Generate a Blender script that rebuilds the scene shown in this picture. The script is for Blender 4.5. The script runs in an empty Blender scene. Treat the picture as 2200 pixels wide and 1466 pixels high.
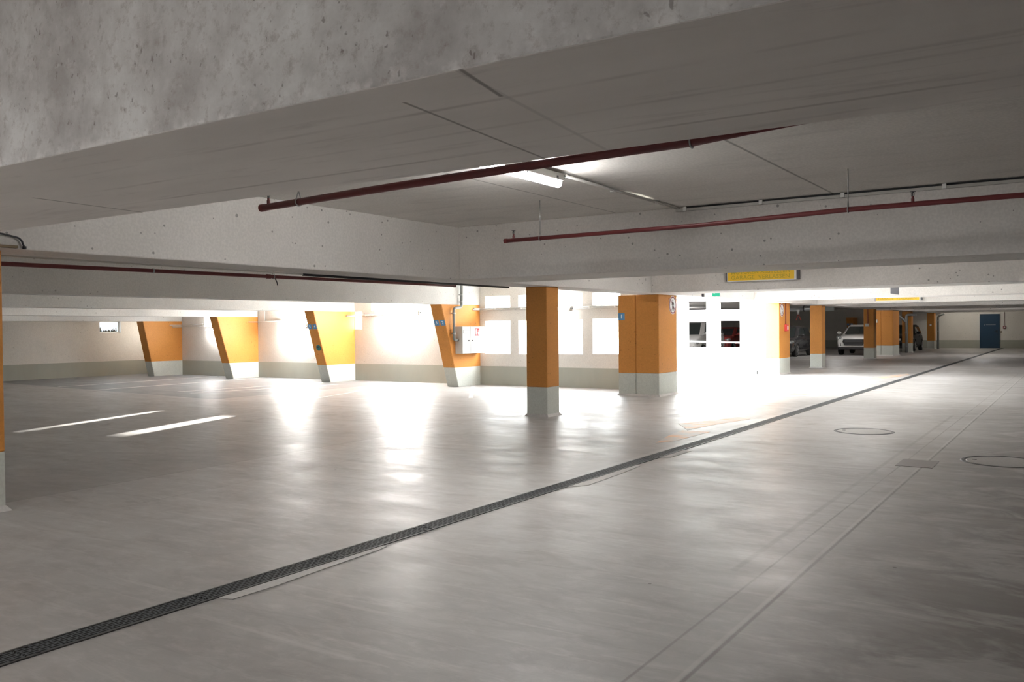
import bpy, bmesh, math, random
from mathutils import Vector, Matrix
random.seed(7)
S = bpy.context.scene
C = S.collection
PI = math.pi

# ------------------------------------------------------------------ camera
cd = bpy.data.cameras.new('camera')
cam = bpy.data.objects.new('camera', cd)
C.objects.link(cam)
cd.sensor_width = 36.0
cd.sensor_fit = 'HORIZONTAL'
cd.lens = 1876.438 / 2200 * 36.0
cd.clip_start, cd.clip_end = 0.05, 400
YAW, PITCH, ROLL = 0.579719, -0.0144933, -0.00954694
_f = Vector((-math.sin(YAW) * math.cos(PITCH), math.cos(YAW) * math.cos(PITCH), math.sin(PITCH)))
_r = Vector((math.cos(YAW), math.sin(YAW), 0))
_u = _r.cross(_f)
_c, _s = math.cos(ROLL), math.sin(ROLL)
_r2, _u2 = _c * _r + _s * _u, -_s * _r + _c * _u
cam.matrix_world = Matrix(((_r2.x, _u2.x, -_f.x, 0), (_r2.y, _u2.y, -_f.y, 0), (_r2.z, _u2.z, -_f.z, 1.5), (0, 0, 0, 1)))
S.camera = cam

# ------------------------------------------------------------------ view, sky, sun
S.view_settings.view_transform = 'Standard'
S.view_settings.look = 'None'
S.view_settings.gamma = 1
S.view_settings.use_curve_mapping = False
S.view_settings.exposure = 0.32
S.cycles.use_denoising = True
S.cycles.max_bounces = 14
S.cycles.diffuse_bounces = 10
S.cycles.glossy_bounces = 6
S.cycles.sample_clamp_indirect = 12
S.cycles.caustics_reflective = False
S.cycles.caustics_refractive = False
W = bpy.data.worlds.new('sky')
S.world = W
W.use_nodes = True
W.node_tree.nodes['Background'].inputs[0].default_value = (0.90, 0.96, 1.0, 1)
W.node_tree.nodes['Background'].inputs[1].default_value = 35.0
sd = bpy.data.lights.new('sun', 'SUN')
sd.energy = 60.0
sd.angle = math.radians(0.6)
sd.color = (1.0, 0.96, 0.88)
sun = bpy.data.objects.new('sun', sd)
C.objects.link(sun)
sun.rotation_euler = Vector((0.36, -1.0, -0.168)).to_track_quat('-Z', 'Y').to_euler()
LAMP = 120.0


def portal(name, loc, d, sx, sy):
    l = bpy.data.lights.new(name, 'AREA')
    l.shape, l.size, l.size_y = 'RECTANGLE', sx, sy
    l.cycles.is_portal = True
    o = bpy.data.objects.new(name, l)
    C.objects.link(o)
    o.location = loc
    o.rotation_euler = Vector(d).to_track_quat('-Z', 'Y').to_euler()


portal('sky_portal', (-19, 23.15, 3.35), (0, 0, -1), 22, 8)
portal('sky_portal', (-31.0, 23.15, 2.2), (1, 0, 0), 8, 2.4)
portal('sky_portal', (-15.5, -14.3, 1.1), (0, 1, 0), 1.4, 2.2)


# ------------------------------------------------------------------ materials
def mat(name, col, rough=0.6, metal=0.0, spec=0.5, emit=None, estr=0.0):
    m = bpy.data.materials.new(name)
    m.use_nodes = True
    b = m.node_tree.nodes['Principled BSDF']
    b.inputs['Base Color'].default_value = (*col, 1)
    b.inputs['Roughness'].default_value = rough
    b.inputs['Metallic'].default_value = metal
    b.inputs['Specular IOR Level'].default_value = spec
    if emit:
        b.inputs['Emission Color'].default_value = (*emit, 1)
        b.inputs['Emission Strength'].default_value = estr
    return m


class NT:
    """small node-graph writer"""
    def __init__(self, m):
        self.t = m.node_tree
        self.b = self.t.nodes['Principled BSDF']
        self.geo = self.t.nodes.new('ShaderNodeNewGeometry')
        self.pos = self.geo.outputs['Position']

    def n(self, typ, **kw):
        x = self.t.nodes.new(typ)
        for k, v in kw.items():
            setattr(x, k, v)
        return x

    def link(self, a, b):
        self.t.links.new(a, b)

    def math(self, op, a, b=None, clamp=False):
        x = self.n('ShaderNodeMath', operation=op, use_clamp=clamp)
        for i, v in enumerate((a, b)):
            if v is None:
                continue
            if isinstance(v, (int, float)):
                x.inputs[i].default_value = v
            else:
                self.link(v, x.inputs[i])
        return x.outputs[0]

    def scaled(self, sx, sy, sz, off=(0, 0, 0)):
        x = self.n('ShaderNodeMapping')
        x.inputs['Scale'].default_value = (sx, sy, sz)
        x.inputs['Location'].default_value = off
        self.link(self.pos, x.inputs['Vector'])
        return x.outputs[0]

    def noise(self, vec, scale=1.0, detail=4.0, rough=0.55, dist=0.0):
        x = self.n('ShaderNodeTexNoise')
        x.inputs['Scale'].default_value = scale
        x.inputs['Detail'].default_value = detail
        x.inputs['Roughness'].default_value = rough
        x.inputs['Distortion'].default_value = dist
        self.link(vec, x.inputs['Vector'])
        return x.outputs['Fac']

    def ramp(self, v, lo, hi, a=0.0, b=1.0):
        x = self.n('ShaderNodeMapRange')
        x.clamp = True
        x.inputs[1].default_value, x.inputs[2].default_value = lo, hi
        x.inputs[3].default_value, x.inputs[4].default_value = a, b
        self.link(v, x.inputs[0])
        return x.outputs[0]

    def mix(self, fac, a, b, blend='MIX'):
        x = self.n('ShaderNodeMix', data_type='RGBA', blend_type=blend)
        for i, v in ((0, fac), (6, a), (7, b)):
            if isinstance(v, (int, float)):
                x.inputs[i].default_value = v
            elif isinstance(v, tuple):
                x.inputs[i].default_value = (*v, 1)
            else:
                self.link(v, x.inputs[i])
        return x.outputs[2]

    def xyz(self):
        x = self.n('ShaderNodeSeparateXYZ')
        self.link(self.pos, x.inputs[0])
        return x.outputs

    def line(self, p0, p1, w, extend=False):
        """mask that is 1 along the segment p0-p1 on the ground plan"""
        x, y, z = self.xyz()
        dx, dy = p1[0] - p0[0], p1[1] - p0[1]
        L = math.hypot(dx, dy)
        dx, dy = dx / L, dy / L
        a = self.math('SUBTRACT', x, p0[0])
        b = self.math('SUBTRACT', y, p0[1])
        along = self.math('ADD', self.math('MULTIPLY', a, dx), self.math('MULTIPLY', b, dy))
        across = self.math('ABSOLUTE', self.math('SUBTRACT', self.math('MULTIPLY', a, dy), self.math('MULTIPLY', b, dx)))
        m = self.ramp(across, w * 0.4, w, 1.0, 0.0)
        if not extend:
            m = self.math('MULTIPLY', m, self.math('GREATER_THAN', along, 0.0))
            m = self.math('MULTIPLY', m, self.math('LESS_THAN', along, L))
        return m

    def color(self, c):
        self.link(c, self.b.inputs['Base Color'])

    def bump(self, h, strength=0.2, dist=0.01):
        x = self.n('ShaderNodeBump')
        x.inputs['Strength'].default_value = strength
        x.inputs['Distance'].default_value = dist
        self.link(h, x.inputs['Height'])
        self.link(x.outputs[0], self.b.inputs['Normal'])


def painted(name, col, col2, pores=0.5, rough=0.75, band=None, lines=(), streak=0.0):
    """painted concrete: soft blotches, small dark air holes, an optional painted base band"""
    m = mat(name, col, rough, spec=0.3)
    t = NT(m)
    c = t.mix(t.ramp(t.noise(t.scaled(1, 1, 1), 1.3, 5), 0.35, 0.7), col, col2)
    f = t.ramp(t.noise(t.scaled(1, 1, 1), 38, 2), 0.40, 0.62, 0.94, 1.03)
    c = t.mix(1.0, c, f, 'MULTIPLY')
    if streak:
        s = t.ramp(t.noise(t.scaled(1.2, 5, 5), 1.0, 5, 0.6, 0.6), 0.52, 0.72, 0, streak)
        c = t.mix(s, c, tuple(v * 0.55 for v in col))
    if pores:
        v = t.n('ShaderNodeTexVoronoi')
        v.inputs['Scale'].default_value = 9.0
        t.link(t.pos, v.inputs['Vector'])
        sz = t.ramp(t.noise(t.scaled(1, 1, 1), 2.2, 3), 0.40, 0.66, 0.0, 0.17)
        hole = t.math('LESS_THAN', v.outputs['Distance'], sz)
        c = t.mix(t.math('MULTIPLY', hole, pores), c, tuple(x * 0.3 for x in col))
    if band:
        x, y, z = t.xyz()
        low = t.math('LESS_THAN', z, 0.5)
        dirt = t.ramp(t.noise(t.scaled(3, 3, 1), 1.0, 4), 0.4, 0.75, 0, 0.35)
        g = t.mix(dirt, band, tuple(v * 0.8 for v in band))
        c = t.mix(low, c, g)
    for p0, p1, w, k in lines:
        c = t.mix(t.math('MULTIPLY', t.line(p0, p1, w), abs(k)), c, tuple(v * (0.35 if k > 0 else 1.5) for v in col))
    t.color(c)
    t.bump(t.noise(t.scaled(1, 1, 1), 60, 3), 0.08, 0.004)
    return m


M = {}
M['wall'] = painted('wall paint', (0.74, 0.72, 0.68), (0.68, 0.662, 0.625), 0.35, band=(0.40, 0.41, 0.36))
M['ceil'] = painted('ceiling paint', (0.86, 0.835, 0.80), (0.81, 0.785, 0.75), 0.0, streak=0.25, lines=[
    ((-2.335, 6.6), (-2.309, 10.0), 0.018, 0.8), ((-4.954, 3.1), (-4.958, 10.0), 0.014, 0.7)])
M['beam'] = painted('beam paint', (0.76, 0.735, 0.71), (0.70, 0.675, 0.65), 0.75)
M['beam_left'] = painted('bay beam paint', (0.72, 0.715, 0.70), (0.66, 0.66, 0.645), 0.5)
M['orange'] = painted('orange paint', (0.62, 0.265, 0.06), (0.58, 0.245, 0.055), 0.45, 0.55)
M['plinth'] = painted('pale grey base paint', (0.62, 0.64, 0.59), (0.56, 0.58, 0.54), 0.2, 0.6)
M['red_pipe'] = mat('red pipe paint', (0.15, 0.028, 0.029), 0.45)
M['steel'] = mat('zinc steel', (0.42, 0.43, 0.43), 0.4, 0.9)
M['galv'] = mat('galvanised sheet', (0.55, 0.57, 0.58), 0.3, 0.9)
M['dark_steel'] = mat('dark steel', (0.09, 0.09, 0.09), 0.5, 0.7)
M['brass'] = mat('aged brass', (0.16, 0.12, 0.07), 0.5, 0.5)
M['cable'] = mat('black cable', (0.03, 0.03, 0.035), 0.5)
M['conduit'] = mat('grey plastic conduit', (0.55, 0.54, 0.51), 0.5)
M['drain_pipe'] = mat('grey plastic pipe', (0.20, 0.215, 0.21), 0.4)
M['white_metal'] = mat('white lacquer', (0.82, 0.82, 0.80), 0.4)
M['housing'] = mat('lamp housing', (0.62, 0.61, 0.58), 0.5)
M['cabinet'] = mat('white cabinet lacquer', (0.46, 0.46, 0.455), 0.55, spec=0.3)
M['tube'] = mat('lit tube', (0.9, 0.9, 0.9), 0.3, emit=(1.0, 0.975, 0.95), estr=LAMP)
M['dim_tube'] = mat('dimly lit tube', (0.9, 0.9, 0.9), 0.3, emit=(1.0, 0.94, 0.84), estr=LAMP * 0.45)
M['bright_tube'] = mat('brightly lit tube', (0.9, 0.9, 0.9), 0.3, emit=(1.0, 0.97, 0.92), estr=LAMP * 5.5)
M['fill_tube'] = mat('fill light tube', (0.9, 0.9, 0.9), 0.3, emit=(1.0, 0.97, 0.94), estr=LAMP * 2.5)
M['yellow'] = mat('yellow sign face', (0.86, 0.55, 0.03), 0.4)
M['sign_ink'] = mat('sign lettering', (0.56, 0.40, 0.03), 0.5)
M['grey_plastic'] = mat('dark grey plastic', (0.09, 0.09, 0.10), 0.5)
M['mid_grey'] = mat('mid grey sheet', (0.28, 0.29, 0.33), 0.5)
M['blue'] = mat('blue plate', (0.10, 0.28, 0.52), 0.45)
M['white'] = mat('white print', (0.85, 0.86, 0.86), 0.5)
M['black'] = mat('black print', (0.03, 0.03, 0.035), 0.5)
M['ring_red'] = mat('faded red print', (0.25, 0.06, 0.07), 0.5)
M['red'] = mat('red print', (0.62, 0.06, 0.06), 0.45)
M['cabinet_red'] = mat('cabinet sign red', (0.30, 0.018, 0.022), 0.6, spec=0.2)
M['green_lit'] = mat('lit green face', (0.02, 0.35, 0.2), 0.4, emit=(0.02, 0.55, 0.32), estr=0.6)
M['white_lit'] = mat('lit white face', (0.8, 0.85, 0.82), 0.4, emit=(0.75, 1.0, 0.9), estr=0.8)
M['teal'] = mat('teal disc', (0.02, 0.16, 0.16), 0.5)
M['door'] = mat('blue door paint', (0.006, 0.036, 0.08), 0.45)
M['rubber'] = mat('tyre rubber', (0.02, 0.02, 0.02), 0.8)
M['rim'] = mat('alloy rim', (0.5, 0.5, 0.51), 0.35, 0.8)
M['glass'] = mat('tinted car glass', (0.035, 0.045, 0.045), 0.06, spec=0.8)
M['lamp_glass'] = mat('headlamp glass', (0.42, 0.44, 0.45), 0.15, 0.4)
M['trim_black'] = mat('black car trim', (0.015, 0.015, 0.016), 0.6)
M['grass'] = mat('grass blades', (0.014, 0.024, 0.018), 0.8)
M['tape_red'] = mat('red tape', (0.45, 0.10, 0.08), 0.6)
M['line_white'] = mat('worn white line paint', (0.82, 0.81, 0.78), 0.6)
M['kerb'] = mat('kerb concrete', (0.5, 0.49, 0.47), 0.8)
M['iron'] = mat('cast iron', (0.10, 0.10, 0.10), 0.5, 0.6)
M['mortar'] = painted('mortar patch', (0.64, 0.625, 0.61), (0.55, 0.535, 0.52), 0.0, 0.6)
M['lid'] = painted('concrete filled lid', (0.42, 0.408, 0.395), (0.35, 0.338, 0.328), 0.0, 0.5)
M['ramp'] = painted('ramp concrete', (0.60, 0.585, 0.56), (0.52, 0.51, 0.49), 0.0, 0.8)


def car_paint(name, col, rough=0.25):
    m = mat(name, col, rough)
    m.node_tree.nodes['Principled BSDF'].inputs['Coat Weight'].default_value = 0.6
    return m


M['car_white'] = car_paint('white car paint', (0.80, 0.80, 0.79))
M['car_red'] = car_paint('red car paint', (0.38, 0.05, 0.045))
M['car_black'] = car_paint('charcoal car paint', (0.035, 0.035, 0.038))
M['car_dark'] = mat('black car paint', (0.008, 0.009, 0.011), 0.5, spec=0.25)


def worn_orange():
    m = mat('worn orange floor paint', (0.75, 0.42, 0.2), 0.5)
    t = NT(m)
    k = t.ramp(t.noise(t.scaled(1, 1, 1), 3.0, 5), 0.36, 0.58)
    t.color(t.mix(k, (0.68, 0.36, 0.17), (0.48, 0.43, 0.39)))
    return m


M['arrow'] = worn_orange()


def foreground_beam_material():
    m = mat('raw concrete', (0.36, 0.34, 0.325), 0.85, spec=0.25)
    t = NT(m)
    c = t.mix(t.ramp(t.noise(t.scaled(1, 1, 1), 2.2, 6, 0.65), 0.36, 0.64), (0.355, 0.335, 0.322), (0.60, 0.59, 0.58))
    # runs down the upright face
    c = t.mix(t.ramp(t.noise(t.scaled(6, 6, 1.2), 1.0, 5, 0.6), 0.52, 0.75, 0, 0.4), c, (0.30, 0.272, 0.256))
    c = t.mix(t.ramp(t.noise(t.scaled(1, 1, 1), 20, 5, 0.75), 0.52, 0.66, 0, 0.6), c, (0.31, 0.268, 0.248))
    c = t.mix(t.ramp(t.noise(t.scaled(1, 1, 1, (9, 4, 2)), 14, 4, 0.6), 0.62, 0.72, 0, 0.35), c, (0.68, 0.665, 0.66))
    v = t.n('ShaderNodeTexVoronoi')
    v.inputs['Scale'].default_value = 34.0
    v.inputs['Randomness'].default_value = 1.0
    nz = t.n('ShaderNodeTexNoise')
    nz.inputs['Scale'].default_value = 40
    t.link(t.pos, nz.inputs['Vector'])
    wr = t.n('ShaderNodeVectorMath', operation='MULTIPLY_ADD')
    t.link(nz.outputs['Color'], wr.inputs[0])
    wr.inputs[1].default_value = (0.03, 0.03, 0.03)
    t.link(t.scaled(1, 1, 0.55), wr.inputs[2])
    t.link(wr.outputs[0], v.inputs['Vector'])
    sz = t.ramp(t.noise(t.scaled(1, 1, 1), 5.0, 5, 0.75), 0.42, 0.68, 0.0, 0.34)
    hole = t.ramp(t.math('SUBTRACT', v.outputs['Distance'], sz), -0.08, 0.0, 1.0, 0.0)
    c = t.mix(t.math('MULTIPLY', hole, 0.62), c, (0.16, 0.135, 0.12))
    # pale rubbed lower edge
    x, y, z = t.xyz()
    edge = t.math('MULTIPLY', t.ramp(z, 2.2, 2.25, 1, 0), t.ramp(t.noise(t.scaled(1, 1, 1), 16, 4), 0.5, 0.62, 0, 0.5))
    c = t.mix(edge, c, (0.80, 0.77, 0.75))
    t.color(c)
    t.bump(t.noise(t.scaled(1, 1, 1), 45, 4), 0.25, 0.006)
    return m


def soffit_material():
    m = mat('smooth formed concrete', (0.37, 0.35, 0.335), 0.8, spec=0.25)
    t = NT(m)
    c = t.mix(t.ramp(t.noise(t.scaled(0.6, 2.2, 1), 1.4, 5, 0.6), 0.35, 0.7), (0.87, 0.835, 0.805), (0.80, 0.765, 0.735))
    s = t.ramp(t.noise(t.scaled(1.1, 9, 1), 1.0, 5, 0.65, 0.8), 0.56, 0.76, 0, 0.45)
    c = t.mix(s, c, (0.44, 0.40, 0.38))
    wob = t.noise(t.scaled(1.2, 1.2, 1), 1.0, 3)
    for y0, k in ((2.22, 0.4), (2.52, 0.3), (2.86, 0.4)):
        x, y, z = t.xyz()
        d = t.math('ABSOLUTE', t.math('SUBTRACT', y, y0))
        seam = t.math('MULTIPLY', t.ramp(d, 0.004, 0.018, 1, 0), t.ramp(wob, 0.46, 0.64, 0, k))
        c = t.mix(seam, c, (0.33, 0.29, 0.27))
    for p0, p1, w, k, col in (((-1.418, 1.9), (-1.577, 3.12), 0.012, 0.5, (0.58, 0.56, 0.54)),
                              ((-1.405, 1.9), (-1.47, 2.2), 0.01, 0.7, (0.2, 0.17, 0.16)),
                              ((-1.753, 2.08), (-1.864, 3.12), 0.009, 0.7, (0.22, 0.2, 0.185)),
                              ((-4.552, 2.435), (-4.612, 3.12), 0.012, 0.7, (0.22, 0.2, 0.185))):
        c = t.mix(t.math('MULTIPLY', t.line(p0, p1, w), k), c, col)
    t.color(c)
    t.bump(t.noise(t.scaled(1, 1, 1), 50, 3), 0.1, 0.004)
    return m


M['raw'] = foreground_beam_material()
M['soffit'] = soffit_material()


def floor_material():
    m = mat('coated concrete floor', (0.42, 0.40, 0.38), 0.35, spec=0.5)
    t = NT(m)
    x, y, z = t.xyz()
    big = t.noise(t.scaled(0.35, 0.5, 1), 1.0, 5, 0.6)
    c = t.mix(t.ramp(big, 0.32, 0.68), (0.34, 0.327, 0.318), (0.445, 0.436, 0.427))
    swirl = t.noise(t.scaled(1.1, 2.4, 1), 1.0, 6, 0.65, 1.2)
    c = t.mix(t.ramp(swirl, 0.44, 0.68, 0, 0.6), c, (0.29, 0.268, 0.258))
    fine = t.noise(t.scaled(5, 9, 1), 1.0, 5, 0.7, 0.5)
    c = t.mix(t.ramp(fine, 0.48, 0.72, 0, 0.45), c, (0.54, 0.53, 0.52))
    # long pale and dark rub marks across the lane
    rub = t.noise(t.scaled(0.9, 11, 1), 1.0, 5, 0.7, 0.7)
    c = t.mix(t.ramp(rub, 0.54, 0.74, 0, 0.5), c, (0.27, 0.25, 0.24))
    rub2 = t.noise(t.scaled(0.8, 8, 1, (5, 3, 0)), 1.0, 5, 0.7, 0.7)
    c = t.mix(t.ramp(rub2, 0.56, 0.76, 0, 0.55), c, (0.60, 0.585, 0.57))
    # dark worn area of tyre dirt on the right of the lane
    d1 = t.math('MULTIPLY', t.ramp(x, -1.5, -0.3, 0, 1), t.ramp(t.noise(t.scaled(1.0, 1.6, 1, (3, 1, 0)), 1.3, 5, 0.65, 0.8), 0.40, 0.53, 0.1, 0.85))
    c = t.mix(d1, c, (0.16, 0.146, 0.138))
    # smudges along the drain and the first joint
    sm = t.ramp(t.noise(t.scaled(1.3, 2.2, 1, (7, 2, 0)), 1.0, 4, 0.6, 0.6), 0.57, 0.72, 0, 0.6)
    c = t.mix(t.math('MULTIPLY', sm, t.ramp(y, 3.0, 9.0, 0.4, 1.0)), c, (0.22, 0.19, 0.17))
    specks = t.n('ShaderNodeTexVoronoi')
    specks.inputs['Scale'].default_value = 1.6
    t.link(t.pos, specks.inputs['Vector'])
    c = t.mix(t.math('MULTIPLY', t.math('LESS_THAN', specks.outputs['Distance'], 0.020), 0.7), c, (0.08, 0.07, 0.06))
    # construction joints and the sealed pair of seams on the right
    wv = t.noise(t.scaled(0.8, 0.8, 1), 1.0, 4)
    for p0, p1, w, k, col in (
            ((-1.418, 2.0), (-1.43, 40.0), 0.014, 0.75, (0.13, 0.115, 0.105)),
            ((-1.445, 2.0), (-1.457, 40.0), 0.016, 0.35, (0.6, 0.58, 0.56)),
            ((-1.63, 2.0), (-1.64, 30.0), 0.011, 0.55, (0.16, 0.14, 0.13)),
            ((-1.80, 5.2), (-1.80, 16.0), 0.030, 0.35, (0.17, 0.15, 0.14)),
            ((-1.80, 9.6), (-4.0, 9.2), 0.04, 0.30, (0.2, 0.18, 0.17)),
            ((-7.98, 3.9), (-8.35, 12.0), 0.02, 0.45, (0.17, 0.155, 0.145)),
            ((-6.9, 4.4), (-7.3, 11.8), 0.016, 0.35, (0.2, 0.185, 0.175)),
            ((-4.62, 9.0), (-4.40, 17.0), 0.02, 0.3, (0.22, 0.2, 0.19)),
            ((-4.30, 8.0), (-4.30, 17.0), 0.05, 0.35, (0.56, 0.54, 0.52))):
        c = t.mix(t.math('MULTIPLY', t.line(p0, p1, w), t.ramp(wv, 0.35, 0.55, k * 0.4, k)), c, col)
    # darker strip of floor along the column line
    dark_strip = t.math('MULTIPLY', t.ramp(x, -9.9, -9.0, 0, 1), t.math('LESS_THAN', t.math('ADD', x, t.math('MULTIPLY', y, 0.045)), -7.80))
    dark_strip = t.math('MULTIPLY', dark_strip, t.ramp(y, 8.5, 12.0, 1, 0))
    c = t.mix(t.math('MULTIPLY', dark_strip, t.ramp(big, 0.3, 0.6, 0.25, 0.55)), c, (0.25, 0.232, 0.222))
    # parking bays on the left carry a darker coating
    bay = t.math('MULTIPLY', t.math('LESS_THAN', x, -16.0), t.math('GREATER_THAN', y, t.math('ADD', 10.75, t.math('MULTIPLY', x, -0.105))))
    c = t.mix(t.math('MULTIPLY', bay, 0.85), c, (0.18, 0.19, 0.205))
    t.color(c)
    r = t.ramp(t.noise(t.scaled(1.4, 2.6, 1), 1.0, 6, 0.65, 0.8), 0.3, 0.7, 0.36, 0.53)
    t.link(r, t.b.inputs['Roughness'])
    t.bump(t.noise(t.scaled(1, 1, 1), 90, 3), 0.06, 0.002)
    return m


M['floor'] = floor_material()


def grate_material():
    m = mat('slotted iron grate', (0.06, 0.065, 0.07), 0.6)
    t = NT(m)
    sep = t.n('ShaderNodeSeparateXYZ')
    t.link(t.pos, sep.inputs[0])
    cmb = t.n('ShaderNodeCombineXYZ')
    t.link(sep.outputs['Y'], cmb.inputs[0])
    t.link(sep.outputs['X'], cmb.inputs[1])
    br = t.n('ShaderNodeTexBrick')
    br.inputs['Scale'].default_value = 1.0
    br.inputs['Brick Width'].default_value = 0.062
    br.inputs['Row Height'].default_value = 0.0235
    br.inputs['Mortar Size'].default_value = 0.0055
    br.inputs['Mortar Smooth'].default_value = 0.1
    t.link(cmb.outputs[0], br.inputs['Vector'])
    t.color(t.mix(br.outputs['Fac'], (0.004, 0.004, 0.004), (0.075, 0.082, 0.088)))
    t.link(t.ramp(br.outputs['Fac'], 0, 1, 0.95, 0.62), t.b.inputs['Roughness'])
    t.b.inputs['Specular IOR Level'].default_value = 0.25
    t.bump(br.outputs['Fac'], 0.7, 0.006)
    return m


M['grate'] = grate_material()

# ------------------------------------------------------------------ mesh helpers


def box(bm, x0, x1, y0, y1, z0, z1, bev=0.0):
    r = bmesh.ops.create_cube(bm, size=1.0)
    vs = r['verts']
    for v in vs:
        v.co = Vector(((x0 + x1) / 2 + v.co.x * (x1 - x0), (y0 + y1) / 2 + v.co.y * (y1 - y0), (z0 + z1) / 2 + v.co.z * (z1 - z0)))
    if bev:
        es = list({e for v in vs for e in v.link_edges})
        bmesh.ops.bevel(bm, geom=es, offset=bev, segments=2, profile=0.5, affect='EDGES')
    return bm


def tube(bm, pts, r, seg=12, cap=True):
    """a round tube swept along a polyline"""
    pts = [Vector(p) for p in pts]
    rings = []
    up = Vector((0, 0, 1))
    for i, p in enumerate(pts):
        d = (pts[min(i + 1, len(pts) - 1)] - pts[max(i - 1, 0)]).normalized()
        a = d.cross(up)
        if a.length < 1e-3:
            a = d.cross(Vector((0, 1, 0)))
        a.normalize()
        b = a.cross(d)
        rings.append([bm.verts.new(p + r * (math.cos(2 * PI * k / seg) * a + math.sin(2 * PI * k / seg) * b)) for k in range(seg)])
    for A, B in zip(rings, rings[1:]):
        # match the start of the next ring to the nearest vertex, so rings never twist
        off = min(range(seg), key=lambda q: (A[0].co - B[q].co).length)
        for k in range(seg):
            f = bm.faces.new((A[k], A[(k + 1) % seg], B[(k + 1 + off) % seg], B[(k + off) % seg]))
            f.smooth = True
    if cap:
        bm.faces.new(list(reversed(rings[0])))
        bm.faces.new(rings[-1])
    return bm


def bend(pts, r=0.08, n=5):
    """round the corners of a polyline"""
    pts = [Vector(p) for p in pts]
    out = [pts[0]]
    for a, b, c in zip(pts, pts[1:], pts[2:]):
        u, v = (a - b), (c - b)
        q = min(r, u.length * 0.45, v.length * 0.45)
        p0, p1 = b + u.normalized() * q, b + v.normalized() * q
        for k in range(n + 1):
            s = k / n
            out.append((1 - s) ** 2 * p0 + 2 * s * (1 - s) * b + s * s * p1)
    out.append(pts[-1])
    return out


def poly(bm, pts, thick, axis):
    """a flat outline extruded by `thick` along `axis`"""
    vs = [bm.verts.new(Vector(p)) for p in pts]
    f = bm.faces.new(vs)
    r = bmesh.ops.extrude_face_region(bm, geom=[f])
    bmesh.ops.translate(bm, vec=Vector(axis) * thick, verts=[v for v in r['geom'] if isinstance(v, bmesh.types.BMVert)])
    return bm


def lathe(bm, prof, center, axis='z', seg=24):
    """profile of (radius, height) pairs spun about an axis through center"""
    rings = []
    for r, h in prof:
        ring = []
        for k in range(seg):
            a = 2 * PI * k / seg
            p = {'z': (r * math.cos(a), r * math.sin(a), h), 'x': (h, r * math.cos(a), r * math.sin(a)), 'y': (r * math.cos(a), h, r * math.sin(a))}[axis]
            ring.append(bm.verts.new(Vector(center) + Vector(p)))
        rings.append(ring)
    for A, B in zip(rings, rings[1:]):
        for k in range(seg):
            bm.faces.new((A[k], A[(k + 1) % seg], B[(k + 1) % seg], B[k]))
    for ring in (rings[0], rings[-1]):
        bm.faces.new(ring)
    return bm


def link_mesh(name, bm, m, parent=None, smooth=False, world=True):
    bmesh.ops.recalc_face_normals(bm, faces=bm.faces)
    me = bpy.data.meshes.new(name)
    bm.to_mesh(me)
    bm.free()
    me.materials.append(m)
    if smooth:
        for p in me.polygons:
            p.use_smooth = True
    o = bpy.data.objects.new(name, me)
    C.objects.link(o)
    if parent:
        o.parent = parent
        if world:
            base = Vector(parent.get('base', (0, 0, 0)))
            me.transform(Matrix.Translation(-base))
            o['base'] = base
    return o


def struct(name, bm, m):
    o = link_mesh(name, bm, m)
    o['kind'] = 'structure'
    return o


def recentre(o, loc):
    o.data.transform(Matrix.Translation(-Vector(loc)))
    o.location = loc


def single(name, bm, m, label, cat, group=None, loc=None, smooth=False):
    o = link_mesh(name, bm, m, smooth=smooth)
    recentre(o, loc if loc else sum((v.co for v in o.data.vertices), Vector()) / len(o.data.vertices))
    o['label'], o['category'] = label, cat
    if group:
        o['group'] = group
    return o


def thing(name, label, cat, loc, group=None, rotz=0.0):
    o = bpy.data.objects.new(name, None)
    C.objects.link(o)
    o.empty_display_size = 0.1
    o.location = loc
    o.rotation_euler = (0, 0, rotz)
    o['base'] = Vector(loc)
    o['label'], o['category'] = label, cat
    if group:
        o['group'] = group
    return o


def B():
    return bmesh.new()


def text_bm(body, size, place, extrude=0.001, align='CENTER', width=1.0):
    """lettering as a mesh; place is the matrix from the letter plane to the world"""
    cu = bpy.data.curves.new('lettering', 'FONT')
    cu.body = body
    cu.size = size
    cu.extrude = extrude
    cu.offset = size * 0.012
    cu.align_x = align
    cu.align_y = 'CENTER'
    cu.space_character = width
    o = bpy.data.objects.new('lettering', cu)
    C.objects.link(o)
    bpy.context.view_layer.update()
    me = bpy.data.meshes.new_from_object(o)
    bpy.data.objects.remove(o)
    bm = B()
    bm.from_mesh(me)
    bpy.data.meshes.remove(me)
    bmesh.ops.transform(bm, matrix=place, verts=bm.verts)
    return bm


def facing_front(x, y, z):      # on a face that looks towards -Y
    return Matrix(((1, 0, 0, x), (0, 0, -1, y), (0, 1, 0, z), (0, 0, 0, 1)))


def facing_side(x, y, z):       # on a face that looks towards +X
    return Matrix(((0, 0, 1, x), (1, 0, 0, y), (0, 1, 0, z), (0, 0, 0, 1)))


# ------------------------------------------------------------------ shell
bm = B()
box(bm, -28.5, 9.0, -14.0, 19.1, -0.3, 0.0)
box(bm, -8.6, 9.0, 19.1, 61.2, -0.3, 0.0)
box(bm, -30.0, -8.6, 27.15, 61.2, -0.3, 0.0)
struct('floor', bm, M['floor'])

bm = B()                                                  # slab above the lane and the near bays
box(bm, -8.03, 9.0, -14.0, 61.2, 2.95, 3.25)
box(bm, -28.6, -8.03, -14.0, 19.35, 2.75, 3.25)
box(bm, -8.6, -8.03, 19.35, 27.0, 2.75, 3.25)
box(bm, -13.6, -8.03, 27.23, 27.3, 2.55, 3.25)
box(bm, -30.0, -8.03, 27.3, 61.2, 2.55, 2.75)
struct('ceiling', bm, M['ceil'])


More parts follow.
